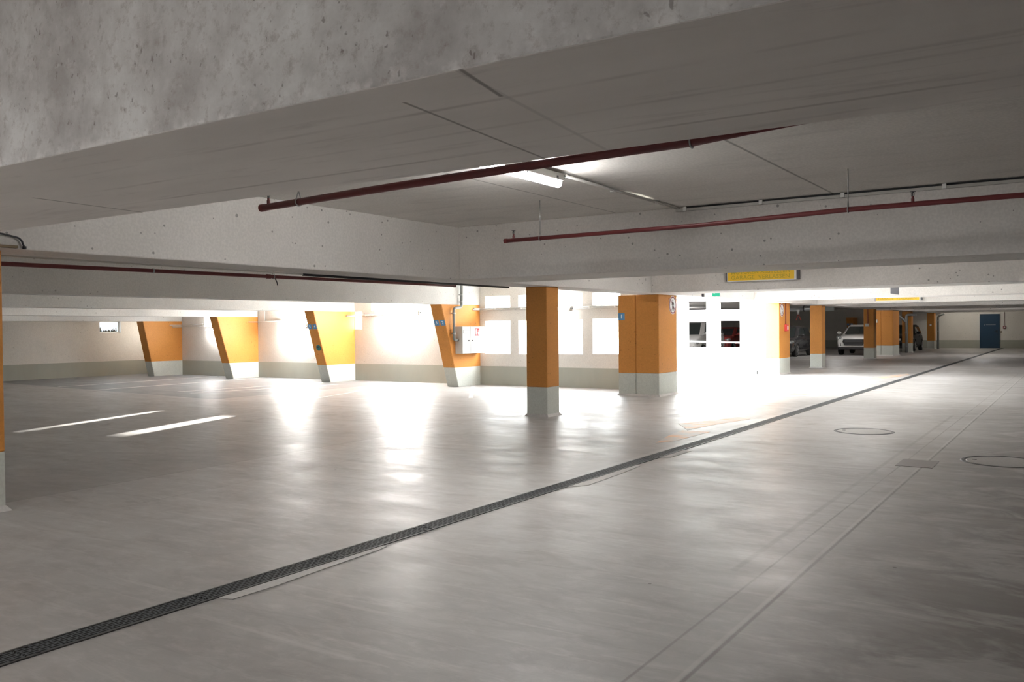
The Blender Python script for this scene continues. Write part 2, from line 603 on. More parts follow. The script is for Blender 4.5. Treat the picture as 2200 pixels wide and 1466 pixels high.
def holed_wall(us, zs, holes, to3, thick):
    """a wall of real thickness with rectangular openings; to3(u, z, d) places a point"""
    bm = B()
    us = sorted(set(us + [h[0] for h in holes] + [h[1] for h in holes]))
    zs = sorted(set(zs + [h[2] for h in holes] + [h[3] for h in holes]))
    inside = lambda u, z: any(h[0] < u < h[1] and h[2] < z < h[3] for h in holes)
    solid = {}
    for i in range(len(us) - 1):
        for j in range(len(zs) - 1):
            solid[i, j] = not inside((us[i] + us[i + 1]) / 2, (zs[j] + zs[j + 1]) / 2)
    q = lambda *p: bm.faces.new([bm.verts.new(Vector(to3(*a))) for a in p])
    for (i, j), s in solid.items():
        if not s:
            continue
        u0, u1, z0, z1 = us[i], us[i + 1], zs[j], zs[j + 1]
        q((u0, z0, 0), (u1, z0, 0), (u1, z1, 0), (u0, z1, 0))
        q((u0, z0, thick), (u0, z1, thick), (u1, z1, thick), (u1, z0, thick))
        for (di, dj), e in (((-1, 0), ((u0, z0), (u0, z1))), ((1, 0), ((u1, z0), (u1, z1))), ((0, -1), ((u0, z0), (u1, z0))), ((0, 1), ((u0, z1), (u1, z1)))):
            if not solid.get((i + di, j + dj), False):
                (a, b), (c, d) = e
                q((a, b, 0), (c, d, 0), (c, d, thick), (a, b, thick))
    bmesh.ops.remove_doubles(bm, verts=bm.verts, dist=1e-5)
    return bm


# wall with the pilasters, open to the ramp behind
low = [(-13.354, -12.56, 0.83, 1.70), (-12.30, -11.55, 0.83, 1.70), (-11.16, -10.41, 0.84, 1.70), (-10.13, -9.37, 0.85, 1.72)]
high = [(a, b, 2.05, 2.36) for a, b, _, _ in low]
bay34 = [(-18.06, -17.78, 1.52, 2.03), (-17.4, -16.6, 2.06, 2.36), (-16.15, -15.70, 1.52, 2.03), (-16.3, -15.5, 2.06, 2.36), (-15.2, -14.4, 2.06, 2.36)]  # the two low slots are added to pass the sun streaks
bay23 = [(-20.9, -19.95, 1.70, 2.05), (-19.70, -18.9, 1.72, 2.05)]
bay12 = [(-25.0, -24.45, 1.66, 2.0), (-24.25, -23.4, 1.66, 2.0)]
struct('wall_back', holed_wall([-28.5, -8.5], [0.0, 2.95], low + high + bay34 + bay23 + bay12, lambda u, z, d: (u, 19.1 + d, z), 0.22), M['wall'])
# wall on the far side of the ramp, unseen top raised against the sun
h27 = [(-10.86, -10.20, 0.83, 1.66), (-9.78, -9.095, 0.83, 1.68), (-10.86, -10.20, 2.035, 2.33), (-9.78, -9.095, 2.03, 2.28)]
struct('wall_ramp', holed_wall([-13.6, -8.2], [-0.3, 4.3], h27, lambda u, z, d: (u, 27.05 + d, z), 0.18), M['wall'])
struct('wall_sun_mask', holed_wall([-31.0, -13.6], [-0.3, 4.3], [(-19.05, -18.50, 2.8, 3.37), (-21.03, -20.53, 2.8, 3.37)], lambda u, z, d: (u, 27.05 + d, z), 0.18), M['wall'])  # unseen wall added to block the sun, slots let two streaks through
struct('wall_left', holed_wall([-14.0, 19.1], [0.0, 2.95], [(17.30, 18.08, 1.48, 1.87)], lambda u, z, d: (-28.2 - d, u, z), 0.25), M['wall'])
bm = B()
box(bm, -30.0, 9.0, 61.0, 61.25, 0.0, 3.0)
struct('wall_far', bm, M['wall'])
bm = B()
box(bm, 8.0, 8.25, -14.0, 61.0, 0.0, 3.0)
struct('wall_right', bm, M['wall'])
struct('wall_rear', holed_wall([-28.2, 8.0], [0.0, 3.0], [(-16.2, -14.8, 0.0, 2.2)], lambda u, z, d: (u, -14.0 - d, z), 0.25), M['wall'])  # opening behind the camera added to let fill daylight in
bm = B()
box(bm, -30.2, -30.0, 27.2, 61.0, 0.0, 3.0)
struct('wall_left_far', bm, M['wall'])

# ramp climbing to daylight on the left
bm = B()
vs = [bm.verts.new(p) for p in ((-8.6, 19.32, 0), (-8.6, 27.05, 0), (-31, 27.05, 1.3), (-31, 19.32, 1.3), (-8.6, 19.32, -.3), (-8.6, 27.05, -.3), (-31, 27.05, -.3), (-31, 19.32, -.3))]
for f in ((0, 1, 2, 3), (4, 7, 6, 5), (0, 4, 5, 1), (1, 5, 6, 2), (2, 6, 7, 3), (3, 7, 4, 0)):
    bm.faces.new([vs[k] for k in f])
struct('floor_ramp', bm, M['ramp'])
bm = B()
box(bm, -36, -28.46, 14.0, 19.3, 1.2, 1.46)
struct('floor_outdoor', bm, M['ramp'])


# ------------------------------------------------------------------ beams
def beam(bm, m):
    o = struct('trim_beam', bm, m)
    return o


bm = box(B(), -8.03, 8.0, 1.907, 3.112, 2.2, 2.95, 0.006)
fb = beam(bm, M['raw'])
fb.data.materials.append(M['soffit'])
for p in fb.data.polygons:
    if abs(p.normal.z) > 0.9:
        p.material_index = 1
beam(box(B(), -8.03, -7.45, -14.0, 61.0, 2.2, 2.95, 0.012), M['beam'])
for y in (10.02, 16.62, 23.3, 30.0, 36.7, 43.4, 50.1, 56.8):
    beam(box(B(), -7.45, 8.0, y, y + 1.12, 2.2, 2.95, 0.012), M['beam'])
beam(box(B(), -7.45, 8.0, -6.2, -5.1, 2.2, 2.95, 0.012), M['beam'])


def bay_beam(x, z0, z1, w=0.42):
    bm = B()
    vs = [bm.verts.new(p) for p in ((x - w, -14, z0), (x, -14, z0), (x, -14, 2.8), (x - w, -14, 2.8), (x - w, 19.1, z1), (x, 19.1, z1), (x, 19.1, 2.8), (x - w, 19.1, 2.8))]
    for f in ((0, 1, 2, 3), (7, 6, 5, 4), (0, 4, 5, 1), (1, 5, 6, 2), (2, 6, 7, 3), (3, 7, 4, 0)):
        bm.faces.new([vs[k] for k in f])
    return beam(bm, M['beam_left'])


PX = [(-13.53, 2.05, 2.13), (-18.07, 2.00, 2.04), (-22.3, 1.935, 1.945), (-26.2, 1.865, 1.85)]
for x, z0, z1 in PX:
    bay_beam(x, z0, z1)


# ------------------------------------------------------------------ columns
def column(label, x0, x1, y0, y1, top=2.2, seams=(), group='orange columns along the lane'):
    t = thing('column', label, 'column', ((x0 + x1) / 2, (y0 + y1) / 2, 0), group)
    xs = [x0] + list(seams) + [x1]
    bm, bp = B(), B()
    for k, (a, b) in enumerate(zip(xs, xs[1:])):
        g = 0.008 if len(xs) > 2 else 0
        a2, b2 = a + (g if k else 0), b - (g if k < len(xs) - 2 else 0)
        box(bm, a2, b2, y0, y1, 0.5, top, 0.012)
        box(bp, a2, b2, y0, y1, 0.0, 0.5, 0.012)
    if len(xs) > 2:
        box(bm, x0 + .05, x1 - .05, y0 + .02, y1 - .02, 0.5, top)
        box(bp, x0 + .05, x1 - .05, y0 + .02, y1 - .02, 0.0, 0.5)
    link_mesh('shaft', bm, M['orange'], t)
    pl = link_mesh('plinth', bp, M['plinth'], t)
    foot = B()
    vs = []
    for e, z in ((0.035, 0.0), (0.0, 0.045)):
        vs.append([foot.verts.new(p) for p in ((x0 - e, y0 - e, z), (x1 + e, y0 - e, z), (x1 + e, y1 + e, z), (x0 - e, y1 + e, z))])
    for k in range(4):
        foot.faces.new((vs[0][k], vs[0][(k + 1) % 4], vs[1][(k + 1) % 4], vs[1][k]))
    link_mesh('mortar_fillet', foot, M['mortar'], pl)
    return t


column('orange column with grey base cut by the left picture edge', -8.0, -7.62, 3.40, 3.81)
column('freestanding slim orange column in the middle of the view', -7.96, -7.55, 12.6, 13.0)
column('broad orange column with the blue 1 plate and walker sign', -8.58, -7.62, 17.38, 18.38, seams=(-8.16,))
column('sunlit orange column with red alarm box at the ramp corner', -8.2, -7.77, 26.75, 27.9)
column('orange column between the charcoal car and the white car', -8.1, -7.69, 31.6, 32.1)
column('orange column hiding half of the white car', -8.08, -7.66, 40.5, 41.1)
column('wide orange pier behind the white car', -8.45, -7.66, 45.0, 46.8, seams=(-8.18,))
column('orange column with the forked grey drainpipe in front', -8.15, -7.68, 50.6, 51.1)
column('farthest orange column near the end wall', -8.02, -7.62, 58.6, 59.2)


def pilaster(label, xr, wall, yb, yt, top, w=0.36):
    t = thing('wall_pilaster', label, 'pilaster', (xr - w / 2, wall, 0), 'slanted orange pilasters on the bay wall')
    ym = yb + (yt - yb) * 0.5 / top
    for nm, a, b, za, zb, m in (('plinth', yb, ym, 0, 0.5, M['plinth']), ('shaft', ym, yt, 0.5, top, M['orange'])):
        bm = B()
        vs = []
        for z, y in ((za, a), (zb, b)):
            vs.append([bm.verts.new(p) for p in ((xr - w, y, z), (xr, y, z), (xr, wall, z), (xr - w, wall, z))])
        for k in range(4):
            bm.faces.new((vs[0][k], vs[0][(k + 1) % 4], vs[1][(k + 1) % 4], vs[1][k]))
        bm.faces.new(vs[0])
        bm.faces.new(vs[1])
        es = [e for e in bm.edges if abs(e.verts[0].co.z - e.verts[1].co.z) > 0.1 and e.verts[0].co.y < wall - .1]
        bmesh.ops.bevel(bm, geom=es, offset=0.01, segments=2, affect='EDGES')
        link_mesh(nm, bm, m, t)
    return t


pilaster('slanted orange pilaster carrying the white fire cabinet', -13.53, 19.1, 18.12, 17.43, 2.125)
pilaster('slanted orange pilaster with blue plates 5 and 4', -18.07, 19.1, 18.08, 17.44, 2.038)
pilaster('slanted orange pilaster second from the left, without plates', -22.3, 19.1, 18.1, 17.5, 1.945)
pilaster('dim slanted orange pilaster at far left near the corner', -26.2, 19.1, 18.0, 17.6, 1.852)
pilaster('dark orange pilaster on the end wall behind the white car', -12.55, 61.0, 60.3, 59.6, 2.0, 0.42)

# ------------------------------------------------------------------ number plates


def number_plate(digit, x, y, z, s, label, tilt=0.0):
    t = thing('number_plate', label, 'number plate', (x, y, z), 'blue bay number plates')
    R = Matrix.Rotation(tilt, 4, 'X')
    p = Matrix.Translation((x, y, z)) @ R @ Matrix.Translation((-x, -y, -z))
    bm = box(B(), x - s / 2, x + s / 2, y - 0.004, y, z - s / 2, z + s / 2)
    bmesh.ops.transform(bm, matrix=p, verts=bm.verts)
    link_mesh('plate', bm, M['blue'], t)
    if digit:
        bm = text_bm(digit, s * 0.82, p @ facing_front(x, y - 0.005, z - 0.003))
    else:                                    # too small in the photo to read
        bm = box(B(), x - s * 0.15, x + s * 0.15, y - 0.006, y - 0.004, z - s * 0.25, z + s * 0.25)
    link_mesh('digit', bm, M['white'], t)


def pil_y(z, yb, yt, top):
    return yb + (yt - yb) * z / top


tilt4 = math.atan2(18.12 - 17.43, 2.125)
y4 = pil_y(1.66, 18.12, 17.43, 2.125) - 0.003
number_plate('3', -13.80, y4, 1.66, 0.145, 'blue plate numbered 3 on the pilaster with the cabinet', tilt4)
number_plate('2', -13.605, y4, 1.66, 0.145, 'blue plate numbered 2 on the pilaster with the cabinet', tilt4)
tilt3 = math.atan2(18.08 - 17.44, 2.038)
y3 = pil_y(1.6, 18.08, 17.44, 2.038) - 0.003
number_plate('5', -18.345, y3, 1.6, 0.14, 'blue plate numbered 5 on the pilaster without cabinet', tilt3)
number_plate('4', -18.155, y3, 1.6, 0.14, 'blue plate numbered 4 on the pilaster without cabinet', tilt3)
number_plate('1', -8.497, 17.378, 1.735, 0.155, 'blue plate numbered 1 on the broad orange column')
number_plate('', -12.87, 59.74, 1.56, 0.15, 'left of two tiny dim plates behind the white car')
number_plate('', -12.66, 59.74, 1.56, 0.15, 'right of two tiny dim plates behind the white car')
bm = lathe(B(), [(0.085, 0), (0.085, -0.02), (0.06, -0.035)], (0, 0, 0), 'y', 20)
yk = pil_y(1.0, 18.08, 17.44, 2.038)
bmesh.ops.transform(bm, matrix=Matrix.Translation((-18.2, yk, 1.0)) @ Matrix.Rotation(tilt3, 4, 'X'), verts=bm.verts)
tt = thing('wall_socket', 'small round teal socket on the front of the 5 and 4 pilaster', 'socket', (-18.2, yk, 1.0))
link_mesh('socket_body', bm, M['teal'], tt)
bm = box(B(), -18.235, -18.165, yk - 0.05, yk - 0.03, 1.0, 1.05)
link_mesh('socket_cap', bm, M['black'], tt)


# ------------------------------------------------------------------ no-walking signs
def walker_sign(x, y, z, ry, label):
    t = thing('prohibition_sign', label, 'sign', (x, y, z), 'round no pedestrians signs')
    F = facing_side(x, y, z)
    def disc(r0, r1, h, m, nm, par):
        bm = B()
        n = 40
        a = [bm.verts.new(F @ Vector((r1 * math.cos(2 * PI * k / n), r1 * math.sin(2 * PI * k / n), h))) for k in range(n)]
        if r0:
            b = [bm.verts.new(F @ Vector((r0 * math.cos(2 * PI * k / n), r0 * math.sin(2 * PI * k / n), h))) for k in range(n)]
            for k in range(n):
                bm.faces.new((a[k], a[(k + 1) % n], b[(k + 1) % n], b[k]))
        else:
            bm.faces.new(a)
        r = bmesh.ops.extrude_face_region(bm, geom=list(bm.faces))
        bmesh.ops.translate(bm, vec=(-0.003, 0, 0), verts=[v for v in r['geom'] if isinstance(v, bmesh.types.BMVert)])
        return link_mesh(nm, bm, m, par)
    d = disc(0, ry, 0.006, M['white'], 'sign_disc', t)
    disc(ry * 0.80, ry * 0.95, 0.0085, M['ring_red'], 'ring', t)
    k = ry / 0.2

    def limb(bm, pts, w):
        for (a, b), (w0, w1) in zip(zip(pts, pts[1:]), zip(w, w[1:])):
            a, b = Vector(a) * k, Vector(b) * k
            n = Vector((-(b - a).y, (b - a).x)).normalized()
            q = [a + n * w0 * k, b + n * w1 * k, b - n * w1 * k, a - n * w0 * k]
            f = [bm.verts.new(F @ Vector((p.x, p.y, 0.0095))) for p in q]
            bm.faces.new(f)
    bm = B()
    n = 16
    bm.faces.new([bm.verts.new(F @ Vector((k * (0.0 + 0.02 * math.cos(2 * PI * i / n)), k * (0.105 + 0.022 * math.sin(2 * PI * i / n)), 0.0095))) for i in range(n)])
    limb(bm, [(0.002, 0.08), (0.0, 0.02), (-0.005, -0.01)], [0.022, 0.026, 0.022])
    limb(bm, [(0.0, 0.075), (-0.05, 0.03), (-0.05, 0.0)], [0.014, 0.011, 0.009])
    limb(bm, [(0.01, 0.075), (0.045, 0.03), (0.06, -0.005)], [0.014, 0.011, 0.009])
    limb(bm, [(-0.005, 0.0), (-0.03, -0.06), (-0.065, -0.125)], [0.017, 0.014, 0.011])
    limb(bm, [(0.0, 0.0), (0.035, -0.06), (0.06, -0.125)], [0.017, 0.014, 0.011])
    link_mesh('walking_figure', bm, M['black'], t)
    bm = B()
    limb(bm, [(-0.115, 0.115), (0.115, -0.115)], [0.011, 0.011])
    link_mesh('slash', bm, M['ring_red'], t)
    for a, b in ((-1.08, -0.9), (0.9, 1.08)):
        link_mesh('bracket', box(B(), x, x + 0.003, y + ry * a, y + ry * b, z + ry * 0.62, z + ry * 0.75), M['ring_red'], t)


walker_sign(-7.618, 18.135, 1.98, 0.2, 'round sign with crossed-out walker on the broad column')
walker_sign(-7.768, 27.02, 1.985, 0.2, 'round sign with crossed-out walker above the red alarm box')

# ------------------------------------------------------------------ fire cabinet and its pipe
cab = thing('fire_cabinet', 'white metal fire cabinet with two doors on the orange pilaster', 'cabinet', (-13.42, 18.48, 0.86))
link_mesh('cabinet_body', box(B(), -13.53, -13.315, 18.0, 18.98, 0.86, 1.56, 0.006), M['housing'], cab)
for nm, y0, y1, yl in (('door', 18.0, 18.345, 18.27), ('door', 18.355, 18.98, 18.42)):
    d = link_mesh(nm, box(B(), -13.315, -13.298, y0, y1, 0.862, 1.558, 0.004), M['cabinet'], cab)
    link_mesh('lock', lathe(B(), [(0.018, 0), (0.018, 0.012), (0.008, 0.02)], (-13.298, yl, 1.195), 'x', 12), M['dark_steel'], d)
bm = B()
for a in ((18.03, 18.32, 1.465, 1.47), (18.03, 18.32, 1.385, 1.39), (18.03, 18.035, 1.385, 1.47), (18.315, 18.32, 1.385, 1.47)):
    box(bm, -13.298, -13.295, *a)
link_mesh('label_frame', bm, M['dark_steel'], cab)
sg = link_mesh('fire_sign', box(B(), -13.298, -13.2955, 18.555, 18.745, 1.335, 1.505), M['cabinet_red'], cab)
bm = B()
F = facing_side(-13.295, 18.65, 1.42)
for pts in ([(-.075, -.07), (-.03, -.07), (-.03, .03), (-.04, .05), (-.04, .07), (-.065, .07), (-.065, .05), (-.075, .03)],
            [(.03, -.07), (.075, -.07), (.075, .05), (.055, .05), (.055, .0), (.03, .0)],
            [(-.01, -.05), (.0, -.05), (.0, .06), (-.01, .06)]):
    poly(bm, [F @ Vector((a, b, 0)) for a, b in pts], 0.001, (1, 0, 0))
link_mesh('pictogram', bm, M['white'], sg)
bm = B()
for k in range(7):
    box(bm, -13.298, -13.296, 18.56 + k * 0.026, 18.578 + k * 0.026, 1.308, 1.324)
link_mesh('caption', bm, M['cabinet_red'], sg)

dp = thing('standpipe', 'grey pipe dropping with two bends into the fire cabinet side', 'pipe', (-13.44, 17.87, 1.2))
pts = bend([(-13.44, 18.17, 2.74), (-13.44, 18.17, 2.06), (-13.44, 17.83, 2.03), (-13.44, 17.83, 1.22), (-13.44, 17.995, 1.21)], 0.09)
link_mesh('pipe', tube(B(), pts, 0.036, 14), M['drain_pipe'], dp)
for z, y in ((2.38, 18.17), (2.2, 18.17), (1.9, 17.83), (1.38, 17.83)):
    bm = lathe(B(), [(0.043, -0.018), (0.043, 0.018)], (-13.44, y, z), 'z', 16)
    box(bm, -13.525, -13.44, y - 0.012, y + 0.012, z - 0.012, z + 0.012)
    link_mesh('pipe_clamp', bm, M['steel'], dp)


# ------------------------------------------------------------------ lamps and conduits
def fluorescent(label, c, L, along, group, cover='tube'):
    """strip light with housing, lit cover, clips and cable gland"""
    t = thing('strip_light', label, 'lamp', c, group)
    x, y, z = c
    if along == 'y':
        hb = box(B(), x - 0.05, x + 0.05, y - L / 2, y + L / 2, z, z + 0.07, 0.01)
        tb = tube(B(), [(x, y - L / 2 + 0.03, z - 0.018), (x, y + L / 2 - 0.03, z - 0.018)], 0.04, 16)
        ends = [(x, y - L / 2), (x, y + L / 2)]
        clip = lambda s: box(B(), x - 0.056, x + 0.056, y + s - 0.012, y + s + 0.012, z - 0.01, z + 0.035)
        gland = lambda: tube(B(), [(x, y + L / 2, z + 0.04), (x, y + L / 2 + 0.06, z + 0.04)], 0.018, 10)
    else:
        hb = box(B(), x - L / 2, x + L / 2, y - 0.02, y + 0.05, z - 0.05, z + 0.05, 0.01)
        tb = tube(B(), [(x - L / 2 + 0.03, y - 0.045, z), (x + L / 2 - 0.03, y - 0.045, z)], 0.04, 16)
        clip = lambda s: box(B(), x + s - 0.012, x + s + 0.012, y - 0.03, y + 0.02, z - 0.056, z + 0.056)
        gland = lambda: tube(B(), [(x + L / 2, y + 0.02, z), (x + L / 2 + 0.06, y + 0.02, z)], 0.018, 10)
    link_mesh('housing', hb, M['housing'], t)
    link_mesh('lit_cover', tb, M[cover], t)
    for s in (-L * 0.4, 0.0, L * 0.4):
        link_mesh('clip', clip(s), M['dark_steel'], t)
    link_mesh('cable_gland', gland(), M['dark_steel'], t)
    return t


LG = 'strip lights under the slab'
fluorescent('lit strip light on the ceiling crossed by the red pipe', (-4.08, 6.42, 2.86), 1.30, 'y', LG)
for y, nm in ((-9.0, 'strip light on the slab far behind the camera'), (-1.2, 'strip light on the slab behind the first beam'),
              (13.9, 'strip light hidden behind the second beam'), (20.5, 'strip light behind the yellow sign beam'),
              (26.9, 'strip light beyond the second yellow sign'),  
              (33.3, 'strip light above the lane at the wide pier side'), (46.8, 'strip light deep in the lane before the end wall')):
    fluorescent(nm, (-4.08, y, 2.86), 1.30, 'y', LG)
fluorescent('strip light on the slab at the blue door', (-5.9, 59.2, 2.86), 1.30, 'y', LG, 'dim_tube')
fluorescent('strip light above the lane by the forked drainpipe', (-4.08, 53.4, 2.86), 1.30, 'y', LG, 'dim_tube')
fluorescent('added fill light behind the first beam, out of view', (-6.4, -1.2, 2.86), 1.30, 'y', LG)  # unseen lamp added to brighten the left of the first beam and floor
fluorescent('strip light over the rear parking bays', (-13.0, -4.0, 2.66), 1.3, 'y', LG)
fluorescent('added unseen fill light over the red hatchback', (-19.0, 46.0, 2.45), 1.3, 'y', LG, 'fill_tube')  # lamp added out of view, lifts the red car and the far bay
fluorescent('added fill light above the bonnet of the white crossover', (-9.8, 43.1, 2.47), 1.1, 'y', LG)  # hidden lamp put in to lighten the white bonnet
fluorescent('added fill light in front of the white van-like car', (-16.4, 37.2, 2.47), 1.3, 'y', LG, 'fill_tube')  # hidden fill lamp added to brighten the front of this car

WG = 'strip lights on the bay wall'
fluorescent('glaring wall strip light between the two numbered pilasters', (-16.2, 19.04, 1.97), 1.20, 'x', WG, 'bright_tube')
fluorescent('short lit wall light seen right of the slim column', (-11.15, 19.04, 1.985), 0.85, 'x', WG)
fluorescent('wall strip light hidden behind the dim corner pilaster', (-27.3, 19.04, 1.62), 0.9, 'x', WG, 'dim_tube')
fluorescent('wall strip light between the two leftmost pilasters', (-24.2, 19.04, 1.55), 1.1, 'x', WG)
fluorescent('lit wall light right of the plateless pilaster', (-20.5, 19.04, 1.62), 0.9, 'x', WG, 'bright_tube')

CG = 'cable conduits on the walls'


def conduit(label, runs, group=CG, m='conduit', r=0.013, clips=()):
    t = thing('cable_conduit', label, 'conduit', runs[0][0], group)
    for pts in runs:
        link_mesh('conduit_tube', tube(B(), bend(pts, 0.05), r, 8), M[m], t)
    for c in clips:
        x, y, z = c
        link_mesh('clip', box(B(), x - 0.02, x + 0.02, y - 0.02, y + 0.02, z - 0.02, z + 0.02), M['white_metal'], t)
    return t


conduit('pair of conduits from the cabinet pilaster to the short wall light', [
    [(-13.5, 18.75, 2.0), (-13.5, 19.07, 2.0), (-11.58, 19.07, 2.0)], [(-13.5, 18.78, 2.035), (-13.5, 19.07, 2.035), (-11.58, 19.07, 2.035)]],
    clips=[(-13.0, 19.07, 2.02), (-12.2, 19.07, 2.02)])
conduit('pair of conduits running behind the broad column', [
    [(-10.65, 19.07, 1.985), (-8.6, 19.07, 1.985)], [(-10.65, 19.07, 2.02), (-8.6, 19.07, 2.02)]], clips=[(-10.2, 19.07, 2.0), (-9.5, 19.07, 2.0)])
conduit('pair of conduits from the 5 and 4 pilaster to the wall light', [
    [(-18.04, 18.72, 1.9), (-18.04, 19.07, 1.9), (-16.8, 19.07, 1.93)], [(-18.04, 18.75, 1.935), (-18.04, 19.07, 1.935), (-16.8, 19.07, 1.965)]], clips=[(-17.6, 19.07, 1.92), (-17.2, 19.07, 1.93)])
conduit('pair of conduits between wall light and cabinet pilaster', [
    [(-15.58, 19.07, 1.95), (-13.95, 19.07, 1.97)], [(-15.58, 19.07, 1.985), (-13.95, 19.07, 2.005)]])
conduit('conduit right of the plateless pilaster', [[(-22.27, 18.7, 1.78), (-22.27, 19.07, 1.78), (-21.1, 19.07, 1.8)], [(-21.95, 19.07, 2.3), (-21.95, 19.07, 1.8)]])
conduit('conduit right of the dim corner pilaster', [[(-26.17, 18.7, 1.66), (-26.17, 19.07, 1.66), (-24.7, 19.07, 1.69)], [(-26.17, 18.6, 1.72), (-26.17, 19.05, 1.72), (-25.0, 19.05, 1.75)]])
conduit('pale conduit on the ceiling from strip light to the beam', [[(-4.08, 7.14, 2.925), (-4.12, 9.95, 2.932)], [(-4.05, 7.14, 2.925), (-4.085, 9.95, 2.932)]],
        'cable runs under the slab', r=0.012, clips=[(-4.1, 8.2, 2.929), (-4.1, 9.3, 2.929)])
tray = thing('cable_tray', 'pale cable trunking along the ceiling edge of the second beam', 'cable tray', (-4.12, 9.98, 2.9), 'cable runs under the slab')
link_mesh('trunking', box(B(), -4.14, 6.0, 9.965, 10.015, 2.895, 2.925), M['conduit'], tray)
link_mesh('cable', tube(B(), [(-4.0, 9.985, 2.934), (-2.3, 9.985, 2.936), (6.0, 9.985, 2.934)], 0.009, 8), M['cable'], tray)
for x in (-4.02, -3.1, -2.2, -1.2, -0.2):
    link_mesh('clip', box(B(), x - 0.02, x + 0.02, 9.955, 10.015, 2.895, 2.945), M['white_metal'], tray)
conduit('black cable clipped under the beam over the columns', [[(-8.045, 7.6, 2.185), (-8.045, 12.2, 2.185)]], 'cable runs under the slab', 'cable', 0.016)
conduit('thin grey cable under the left end of the lane beam', [[(-8.045, 3.9, 2.19), (-8.045, 7.6, 2.19)]], 'cable runs under the slab', 'conduit', 0.008)
jb = thing('junction_box', 'small rusty junction box with loose cable above the left column', 'junction box', (-7.6, 3.8, 2.2))
link_mesh('box_body', box(B(), -7.45, -7.405, 3.45, 3.84, 2.205, 2.228, 0.006), M['brass'], jb)
link_mesh('loose_cable', tube(B(), bend([(-7.425, 3.2, 2.30), (-7.425, 3.68, 2.325), (-7.425, 3.87, 2.29), (-7.43, 3.90, 2.215)], 0.15, 8), 0.008, 8), M['cable'], jb)
link_mesh('cable_end', lathe(B(), [(0.016, -0.012), (0.016, 0.012)], (-7.43, 3.90, 2.215), 'z', 10), M['cable'], jb)


# ------------------------------------------------------------------ sprinkler pipes
def sprinkler_line(label, pts, heads, hangers, r=0.024):
    t = thing('sprinkler_pipe', label, 'pipe', pts[0], 'red sprinkler pipes')
    link_mesh('pipe', tube(B(), pts, r, 16), M['red_pipe'], t)
    bm = lathe(B(), [(r * 1.12, -0.02), (r * 1.12, 0.02)], pts[0], 'x' if abs(pts[1][0] - pts[0][0]) > abs(pts[1][1] - pts[0][1]) else 'y', 16)
    link_mesh('end_cap', bm, M['red_pipe'], t)
    for x, y, z in heads:
        h = link_mesh('sprinkler_head', lathe(B(), [(0.014, 0), (0.014, 0.03), (0.010, 0.032), (0.010, 0.05)], (x, y, z + r * 0.8), 'z', 12), M['red_pipe'], t)
        bm = B()
        for s in (-1, 1):
            tube(bm, [(x + s * 0.009, y, z + r + 0.045), (x + s * 0.013, y, z + r + 0.065), (x + s * 0.004, y, z + r + 0.085)], 0.003, 6)
        lathe(bm, [(0.004, z + r + 0.045), (0.004, z + r + 0.086)], (x, y, 0), 'z', 8)
        link_mesh('frame_arms', bm, M['dark_steel'], h)
        link_mesh('deflector', lathe(B(), [(0.024, 0), (0.024, 0.003)], (x, y, z + r + 0.085), 'z', 16), M['dark_steel'], h)
    for x, y, z, top, ax in hangers:
        bm = tube(B(), [(x, y, z + r + 0.05), (x, y, top)], 0.005, 8)
        n = 14
        ring = []
        for k in range(n + 1):
            a = -PI / 2 + (k / n - 0.5) * 2 * PI * 0.72
            q = r + 0.005
            ring.append((x, y + q * math.cos(a), z + q * math.sin(a)) if ax == 'x' else (x + q * math.cos(a), y, z + q * math.sin(a)))
        tube(bm, [(x, y, z + r + 0.055)] + ring + [(x, y, z + r + 0.055)], 0.005, 6)
        link_mesh('hanger', bm, M['steel'], t)
    return t


sprinkler_line('red sprinkler pipe crossing in front of the lit ceiling lamp',
               [(-5.436, 4.72, 2.472), (-4.2, 4.59, 2.476), (-2.93, 4.49, 2.479), (-1.738, 4.416, 2.481), (-0.72, 4.36, 2.525), (6.0, 4.2, 2.70)],
               [(-5.36, 4.713, 2.472)], [(-4.98, 4.672, 2.474, 2.95, 'x'), (-1.74, 4.416, 2.481, 2.95, 'x'), (2.5, 4.282, 2.611, 2.95, 'x')], 0.027)
sprinkler_line('red sprinkler pipe hanging in front of the second beam',
               [(-5.637, 8.5, 2.52), (-3.3, 8.5, 2.53), (-1.828, 8.5, 2.572), (-0.419, 8.5, 2.578), (6.0, 8.5, 2.58)],
               [(-5.53, 8.5, 2.522), (-1.277, 8.5, 2.575)], [(-5.17, 8.5, 2.522, 2.95, 'x'), (-1.828, 8.5, 2.572, 2.95, 'x'), (2.5, 8.5, 2.579, 2.95, 'x')], 0.024)
t3 = sprinkler_line('long red sprinkler pipe along the left bays', [(-8.8, 11.7, 2.220), (-8.8, 10.9, 2.218), (-8.8, 6.0, 2.189), (-8.8, 4.6, 2.177), (-8.8, -5.0, 2.12)],
                    [], [(-8.8, 7.8, 2.2, 2.75, 'y'), (-8.8, 2.2, 2.165, 2.75, 'y')], 0.022)
link_mesh('coupling', lathe(B(), [(0.029, -0.03), (0.029, 0.03)], (-8.8, 7.72, 2.2), 'y', 16), M['red_pipe'], t3)
link_mesh('coupling', lathe(B(), [(0.025, -0.01), (0.025, 0.01)], (-8.8, 6.05, 2.19), 'y', 16), M['steel'], t3)
link_mesh('spur', tube(B(), [(-8.8, 7.83, 2.18), (-8.8, 7.86, 2.13), (-8.8, 7.87, 2.09)], 0.007, 8), M['cable'], t3)


